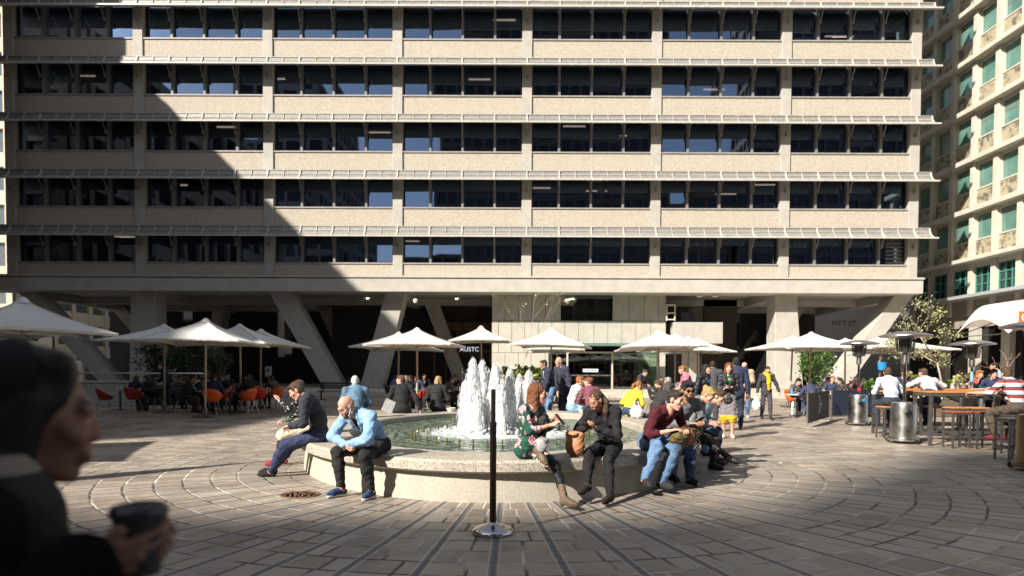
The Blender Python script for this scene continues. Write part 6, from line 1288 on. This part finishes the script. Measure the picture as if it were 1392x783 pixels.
stand('man in a grey suit seen from behind, left of the leather jacket woman', 968, 18.4, 20, H=1.84, sk='tan', hair=('short', 'dark'), top=('jacket', (.060, .062, .072), 'tweed'), bottom=('trousers', (.05, .05, .06)), res=2)
stand('man in a navy suit and pale shirt with blue jeans, standing behind the fountain', 749, 18.0, 255, H=1.84, sk='tan', hair=('short', 'dark'), top=('jacket', (.030, .036, .065)), under=((.45, .58, .72),), bottom=('trousers', (.10, .18, .33), 'denim'), hands=[(-.1, .26, .82), (.22, .12, .80)], res=1, shoes=(.10, .16, .30))
stand('bald man in a dark navy jacket standing beside the navy suit man', 768, 18.6, 235, H=1.93, sk='fair', hair=('fringe', 'grey'), top=('jacket', (.042, .045, .075)), bottom=('trousers', NVY), res=1)
stand('man in a dark suit looking down at a phone before the green glass', 868, 22.5, 120, H=1.62, sk='fair', hair=('short', 'dark'), top=('jacket', (.05, .05, .058)), under=((.5, .5, .5),), bottom=('trousers', (.04, .04, .05)), hands=[(-.08, .30, 1.02), (.08, .30, 1.0)], head=(0, 28), res=2)
J = stand('waiter in a dark jacket standing before the dark hedge at left', 227, 26.4, 250, H=1.80, sk='fair', hair=('short', 'black'), top=('jacket', (.016, .02, .032)), under=((.5, .55, .6),), bottom=('trousers', BLK), hands=[(-.05, .32, 1.0), (.2, .3, .98)], res=2)
# ------------------------------------------------------------------ people at the low tables
TB = 'people at the low cafe tables'
SITS = [ # label, px, Y, face, H, fem, skin, hair, top, bottom, chair, lean, hunch, head, hands
 ('brown haired woman in a navy vest seen from behind', 181, 23.4, 4, 1.68, True, 'fair', ('long', 'brown'), ('shirt', (.02, .028, .06)), ('trousers', DDEN, 'denim'), 'dark red', 8, 10, (-12, 8), None),
 ('man in a dark suit leaning towards the navy vest woman', 209, 24.5, 285, 1.80, False, 'fair', ('thick', 'black'), ('jacket', (.016, .02, .036)), ('trousers', BLK), 'black', 16, 18, (0, 14), None),
 ('man in brown trousers and a jacket with orange badge', 248, 22.7, 62, 1.78, False, 'olive', ('short', 'dark'), ('jacket', (.024, .026, .036)), ('trousers', (.085, .065, .05)), 'black', 14, 14, (-10, 14), None),
 ('dark haired person in black beside the orange badge man', 262, 24.3, 80, 1.74, False, 'olive', ('short', 'black'), ('shirt', (.02, .02, .025)), ('trousers', BLK), None, 20, 16, (0, 16), None),
 ('man in a blue grey shirt by the umbrella pole', 236, 25.2, 100, 1.76, False, 'tan', ('short', 'dark'), ('shirt', (.07, .09, .14)), ('trousers', BLK), None, 14, 10, (0, 8), None),
 ('man in a bright navy jacket seen from behind', 288, 21.9, 356, 1.80, False, 'fair', ('thick', 'black'), ('jacket', (.024, .036, .105)), ('trousers', BLK), 'orange', 4, 8, (0, 6), None),
 ('smiling man in a white shirt under the left umbrellas', 277, 25.4, 178, 1.78, False, 'tan', ('short', 'dark'), ('shirt', (.55, .55, .57)), ('trousers', BLK), 'black', 6, 8, (0, 4), None),
 ('man in a navy sweater behind the navy jacket man', 307, 26.2, 200, 1.76, False, 'tan', ('short', 'black'), ('shirt', (.02, .028, .05)), ('trousers', BLK), 'red', 6, 10, (0, 8), None),
 ('white collared man raising a hand under the left umbrellas', 314, 27.2, 215, 1.76, False, 'tan', ('short', 'dark'), ('jacket', (.02, .022, .03)), ('trousers', BLK), 'black', 6, 8, (-30, 6), [(-.2, .3, .7), (.2, .34, .98)]),
 ('man in a black suit leaning back in his chair', 337, 22.9, 295, 1.82, False, 'fair', ('short', 'black'), ('jacket', (.014, .014, .017)), ('trousers', BLK), 'orange', -14, 14, (-4, 10), None),
 ('man in a dark shirt under the farthest left umbrella', 343, 26.6, 320, 1.78, False, 'tan', ('short', 'black'), ('shirt', (.02, .022, .032)), ('trousers', BLK), 'orange', 10, 10, (0, 10), None),
 ('woman in a tan jacket resting her chin on her hand', 375, 25.4, 292, 1.68, True, 'fair', ('bob', 'brown'), ('jacket', (.16, .125, .095)), ('trousers', BLK), 'orange', 8, 14, (0, 10), [(-.05, .3, 1.02), (.2, .35, .72)]),
 ('man in a blue shirt touching his face beyond the bench', 530, 30.5, 80, 1.78, False, 'olive', ('short', 'black'), ('shirt', (.11, .17, .36)), ('trousers', BLK), 'black', 16, 14, (0, 12), [(-.1, .3, 1.06), (.15, .36, .74)]),
 ('grey haired man in a black jacket behind the fountain', 547, 24.4, 30, 1.80, False, 'fair', ('short', 'white'), ('jacket', (.020, .020, .023)), ('trousers', BLK), 'red', 8, 14, (20, 10), None),
 ('woman with brown curly hair opposite the grey haired man', 562, 27.2, 200, 1.70, True, 'fair', ('curly', 'brown'), ('shirt', (.03, .024, .022)), ('trousers', BLK), 'black', 12, 10, (0, 14), None),
 ('man in blue half hidden behind the blonde woman', 576, 26.0, 285, 1.78, False, 'olive', ('short', 'dark'), ('shirt', (.10, .16, .32)), ('trousers', NVY), 'red', 12, 14, (0, 16), None),
 ('dark dressed man resting his cheek on his hand', 577, 31, 175, 1.80, False, 'fair', ('short', 'black'), ('jacket', (.014, .014, .016)), ('trousers', BLK), 'black', 6, 12, (-8, 8), [(-.2, .36, .72), (.02, .2, 1.08)]),
 ('man in a grey shirt leaning over his table', 603, 25.6, 55, 1.80, False, 'fair', ('crop', 'brown'), ('shirt', (.085, .088, .105)), ('trousers', BLK), 'black', 22, 14, (0, 14), None),
 ('man with short hair left of the highest water jet', 624, 28.5, 225, 1.78, False, 'fair', ('short', 'brown'), ('shirt', (.06, .06, .07)), ('trousers', BLK), 'black', 8, 10, (0, 10), None),
 ('person in a blue jacket in front of the slanted leg', 482, 33.5, 178, 1.78, False, 'tan', ('short', 'black'), ('jacket', (.10, .14, .20)), ('trousers', BLK), None, 6, 8, (0, 10), None),
 ('woman in a brown top leaning over behind the jets', 701, 22.6, 65, 1.68, True, 'fair', ('bun', 'auburn'), ('shirt', (.085, .045, .030), 'knit'), ('trousers', (.45, .45, .47)), 'black', 30, 14, (-30, 14), None),
 ('blond man in a pale checked shirt behind the water jets', 711, 26.5, 195, 1.76, False, 'fair', ('short', 'blond'), ('shirt', (.50, .53, .60)), ('trousers', DEN), 'black', 8, 10, (0, 10), None),
 ('man in blue behind the blond checked shirt man', 716, 29, 200, 1.86, False, 'fair', ('short', 'brown'), ('shirt', (.13, .24, .50)), ('trousers', BLK), 'black', 4, 8, (0, 6), None),
 ('man in a black jacket and bright blue jeans', 729, 22.4, 82, 1.78, False, 'tan', ('short', 'black'), ('jacket', (.022, .022, .025)), ('trousers', (.07, .14, .30), 'denim'), 'black', 10, 10, (0, 6), None),
 ('woman in a dark jacket facing left by the suits', 744, 24, 268, 1.72, True, 'tan', ('bob', 'auburn'), ('jacket', (.020, .020, .022)), ('trousers', BLK), 'black', 4, 10, (0, 8), [(-.1, .3, .98), (.15, .34, .76)]),
 ('black haired woman in black before the stone wall', 891, 24.6, 80, 1.78, True, 'fair', ('bun', 'black'), ('shirt', (.02, .02, .023)), ('trousers', BLK), 'black', 6, 10, (10, 4), None),
 ('brown haired woman bending behind the man in sunglasses', 908, 19.6, 300, 1.70, True, 'fair', ('curly', 'brown'), ('shirt', (.06, .035, .02)), ('trousers', BLK), 'black', 14, 16, (0, 20), None),
 ('grey haired man in navy under the umbrella row', 920, 20.6, 285, 1.80, False, 'fair', ('thick', 'grey'), ('shirt', (.022, .026, .04)), ('trousers', BLK), 'black', 12, 12, (0, 12), None),
 ('ginger man in a grey shirt near the pink top', 929, 24, 200, 1.82, False, 'fair', ('short', 'ginger'), ('shirt', (.14, .14, .15)), ('trousers', BLK), 'black', 4, 8, (0, 4), None),
 ('person in a black beanie and patterned coat', 1079, 23.6, 160, 1.70, True, 'fair', ('beanie', (.012, .012, .014), 'black'), ('coat', (.10, .085, .085), 'tweed'), ('trousers', BLK), 'orange', 10, 12, (0, 14), None),
 ('person in a navy hooded jacket seen from behind', 1105, 22.0, 8, 1.74, False, 'fair', ('crop', 'black'), ('hoodie', (.040, .048, .095)), ('trousers', (.06, .09, .15), 'denim'), 'black', 18, 18, (0, 34), None),
 ('ginger man in navy opposite the hooded jacket', 1131, 25.2, 196, 1.82, False, 'fair', ('short', 'ginger'), ('shirt', (.045, .055, .10)), ('trousers', BLK), 'black', 6, 8, (0, 6), None),
 ('man in pale blue beside the ginger man in navy', 1120, 27, 150, 1.76, False, 'tan', ('short', 'dark'), ('shirt', (.40, .44, .52)), ('trousers', BLK), 'black', 8, 10, (0, 12), None),
 ('woman with long black hair in a dark coat', 1149, 23.4, 262, 1.70, True, 'fair', ('long', 'black'), ('coat', (.045, .042, .045)), ('trousers', BLK), 'orange', 4, 12, (0, 16), None),
 ('person in a pale patterned shirt bending far forward', 1174, 22.4, 272, 1.76, False, 'tan', ('short', 'black'), ('shirt', (.52, .52, .56), 'dots', (.12, .12, .2)), ('trousers', BLK), 'black', 42, 26, (0, 30), None)]
for lb, px, Y, fc, H, fem, sk_, hr, tp, bt, chc, ln, hu, hd, hn in SITS:
    x = xat(px, Y); hz = .53
    jacket_under = ((.5, .52, .55),) if tp[0] == 'jacket' and not fem else None
    if hn: hn = [(a, b, c*1.0) for a, b, c in hn]
    person(lb, (x, Y, 0), fc, H=H, fem=fem, sk=sk_, hair=hr, top=tp, bottom=bt, under=jacket_under, lean=ln, hunch=hu, head=hd, hands=hn or [(-.16, .36, .76), (.16, .36, .76)], hz=hz, res=2, group=TB, shoes=(.03, .025, .025))
    if chc: chair(chc, x-.02*math.sin(R(fc)), Y-.02*math.cos(R(fc)), fc, chc+' bucket chair under the '+lb)
    else:
        st_ = thing('low_stool', 'dark low stool under the '+lb, 'stool', (x, Y, 0), 0, 'low stools'); MB().lathe([(.001, .40), (.19, .40), (.2, .42), (.19, .44), (.001, .44)], 18).build('seat', DKMETAL, st_, smooth=True); MB().tube([(0, 0, .02), (0, 0, .40)], .03, 8).build('pedestal', DKMETAL, st_); MB().lathe([(.001, .004), (.18, .004), (.18, .02), (.001, .03)], 16).build('base', DKMETAL, st_)
chair('dark red', xat(141, 23.0), 23.0, 55, 'empty dark red bucket chair at the far left table'); chair('red', xat(304, 24.6), 24.6, 250, 'empty red bucket chair behind the navy jacket man'); chair('red', xat(350, 23.9), 23.9, 330, 'empty red bucket chair between the two orange chairs'); chair('orange', xat(692, 26), 26, 90, 'empty orange bucket chair behind the water jets')
TABS = [(163, 24.3, 'round table in front of the navy vest woman'), (262, 23.5, 'round table between the orange badge and the navy jacket man'), (312, 23.8, 'round table left of the black suit man'), (358, 25.6, 'round table in front of the tan jacket woman'), (284, 23.9, 'round table before the smiling white shirt man'),
        (543, 30.4, 'round table at the blue shirt man beyond the bench'), (573, 25.2, 'round table left of the blonde woman in black'), (617, 26.6, 'round table in front of the grey shirt man'), (690, 24.0, 'round table in front of the brown top woman'), (737, 23.2, 'round table left of the navy suit man'),
        (912, 22.2, 'round table under the row of umbrellas'), (1084, 22.6, 'white round table in front of the black beanie person'), (1122, 23.4, 'white round table right of the hooded jacket'), (1158, 22.6, 'round table before the bending patterned shirt person')]
WTOP = simple('white_table_top', (.62, .60, .57), .4)
TI = simple('tray_red', (.45, .02, .02), .5)
for i, (px, Y, lb) in enumerate(TABS):
    x = xat(px, Y); cafe_table(x, Y, lb, mat=WTOP if 'white' in lb[:6] else TTOP)
    short = lb.replace('round table ', '').replace('white ', '', 1)
    for k in range(2):
        a = i*1.7+k*2.6; p = (x+.17*math.cos(a), Y+.17*math.sin(a), .732)
        if (i+k) % 3 == 0: o = thing('bottle', '%s bottle on the table %s' % (('blue' if i % 2 else 'green'), short), 'bottle', p, group='bottles on the cafe tables'); MB().lathe([(.001, 0), (.034, 0), (.034, .13), (.013, .17), (.013, .22), (.001, .22)], 12).build('bottle', BLU if i % 2 else simple('green_bottle', (.05, .2, .08), .2), o, smooth=True)
        elif (i+k) % 3 == 1: o = thing('cup', 'white paper cup on the table %s' % short, 'cup', p, group='paper cups on the cafe tables'); MB().lathe([(.001, 0), (.03, 0), (.042, .11), (.044, .115), (.001, .115)], 14).build('cup', simple('paper_white', (.72, .68, .60), .6), o, smooth=True)
        else: o = thing('tray', '%s food tray on the table %s' % (('red' if k else 'pale'), short), 'tray', p, a, group='food trays on the cafe tables'); MB().box(-.13, .13, -.09, .09, 0, .025).build('tray', TI if k else simple('paper_white', (.72, .68, .60), .6), o, bevel=.01)
# ------------------------------------------------------------------ people at the high tables
HB = 'people at the high bar tables'
def barsit(label, px, Y, face, **k): return person(label, (xat(px, Y), Y, 0), face, hz=.82, group=HB, feet=k.pop('feet', [(-.14, .34, .30), (.14, .34, .30)]), **k)
barsit('man in a pale blue shirt on a bar stool, seen from behind', 1213, 15.05, 4, H=1.82, sk='fair', hair=('short', 'brown'), top=('shirt', (.52, .60, .72)), bottom=('trousers', (.03, .035, .05)), hands=[(-.1, .42, 1.09), (.2, .42, 1.09)], lean=10, hunch=14, head=(14, 6), res=1, fit=1.25)
barsit('man in a white shirt with arms spread on the bar table, seen from behind', 1268, 15.6, 352, H=1.84, sk='fair', hair=('short', 'brown'), top=('shirt', (.72, .68, .70)), bottom=('trousers', (.028, .036, .075)), hands=[(-.46, .40, 1.08), (.34, .42, 1.08)], lean=12, hunch=18, head=(-8, 8), res=1, fit=1.25, poles=[None, None, (-1, -.3, -.3), (1, -.3, -.3)])
barsit('man in a red, white and navy striped shirt on the rightmost stool', 1386, 12.2, 350, H=1.82, sk='fair', hair=('thick', 'brown'), top=('shirt', (.3, .04, .035), 'stripe'), bottom=('trousers', (.095, .075, .055)), hands=[(-.5, .45, 1.10), (-.2, .48, 1.10)], lean=12, hunch=16, head=(14, 10), res=1, sleeves='elbow', fit=1.2, shoes=(.30, .04, .05))
barsit('person in a dark top opposite the pale blue shirt man', 1226, 17.0, 190, H=1.74, sk='tan', hair=('short', 'dark'), top=('shirt', (.05, .04, .045)), bottom=('trousers', BLK), hands=[(-.2, .4, 1.09), (.2, .4, 1.09)], res=2)
barsit('woman with ginger hair in a red top facing the camera at right', 1326, 18.4, 185, H=1.66, fem=True, sk='fair', hair=('bob', 'ginger'), top=('shirt', (.42, .08, .08)), bottom=('trousers', BLK), hands=[(-.2, .36, 1.09), (.2, .36, 1.09)], res=2)
barsit('dark haired man in a navy jacket facing the camera at right', 1347, 17.2, 200, H=1.74, sk='fair', hair=('thick', 'brown'), top=('jacket', (.03, .045, .09)), bottom=('trousers', BLK), hands=[(-.2, .4, 1.09), (.2, .4, 1.09)], lean=10, head=(0, 12), res=2)
stand('man with black hair in a light blue shirt behind the bar tables at far right', 1362, 20.4, 290, H=1.86, sk='tan', hair=('short', 'black'), top=('shirt', (.25, .42, .66)), bottom=('trousers', BLK), res=2)
barsit('woman in a grey top with hand at her face left of the ginger woman', 1300, 18.0, 170, H=1.66, fem=True, sk='fair', hair=('long', 'brown'), top=('shirt', (.3, .3, .31)), bottom=('trousers', BLK), hands=[(-.1, .3, 1.3), (.2, .4, 1.09)], res=2)
for lb, px, Y, m_, cat in (('galvanised flower pot on the bar table behind the white shirt man', 1303, 16.3, STEEL, 'pot'), ('steel napkin tin on the bar table at right', 1318, 16.45, STEEL, 'tin')):
    p = pot('table_pot', lb, cat, (xat(px, Y), Y, 1.082), .09, .17, m_)
    if cat == 'pot':
        mb = MB(); [leaf(mb, (random.gauss(0, .07), random.gauss(0, .07), .2+random.gauss(0, .05)), .07) for _ in range(110)]; mb.build('leaves', leafmat('pale_olive_leaf', (.27, .27, .12), (.46, .42, .22)), p)
o = thing('paper_sheet', 'white paper sheet lying on the bar table', 'paper', (xat(1335, 16.3), 16.3, 1.083)); MB().box(-.2, .2, -.13, .13, 0, .006).build('sheet', simple('paper_white2', (.78, .77, .74), .7), o)
# ------------------------------------------------------------------ woman walking past the camera
c = at(66, 560, 1.02)
J = person('dark haired woman in a black coat walking past the camera with a cup', (c.x-.190, 1.03, -.008), 60, pose='stand', H=1.55, fem=True, sk='deep', hair=('smoothlong', 'black'), top=('coat', (.006, .006, .007), 'matte'), bottom=('trousers', BLK), feet=[(-.09, .28, .075), (.09, -.26, .11)], hands=[(-.12, .20, 1.00), at(118, 768, .93)], hdirs=[None, (-.1, .95, .08)], head=(-2, 6), res=0, lean=4, hunch=6, curl=(.5, .5), palms=[None, (-.95, .1, .3)], poles=[None, None, (-.8, -.5, -.6), (.5, -.8, -.6)])
N_ = J['Nk']; f_ = J['fwd2']; u_ = J['up2']; r_ = J['rtv']
attach(J, 'scarf', [('c', tuple(N_+u_*.035-r_*.06+f_*.015), tuple(N_+u_*.035+r_*.06+f_*.015), .07, .07), ('c', tuple(N_+f_*.07+r_*.09), tuple(N_+f_*.13+r_*.15-u_*.12), .05, .055), ('c', tuple(N_+f_*.13+r_*.15-u_*.12), tuple(N_+f_*.17+r_*.13-u_*.30), .055, .05)], cloth((.022, .018, .018), 'check', (.24, .20, .16)), .009, .03, nz=(.004, 50))
p = at(190, 730, .99); cu = thing('coffee_cup', 'black takeaway coffee cup in the hand of the woman near the camera', 'cup', (p.x, .99, p.z)); MB().lathe([(.001, -.055), (.027, -.055), (.037, .035), (.001, .035)], 28).build('cup', simple('black_card', (.014, .014, .016), .5), cu, smooth=True, sharp=50); MB().lathe([(.039, .033), (.041, .038), (.038, .047), (.033, .049), (.032, .046), (.001, .046)], 28).build('lid', simple('black_lid', (.02, .02, .024), .3), cu, smooth=True, sharp=50)
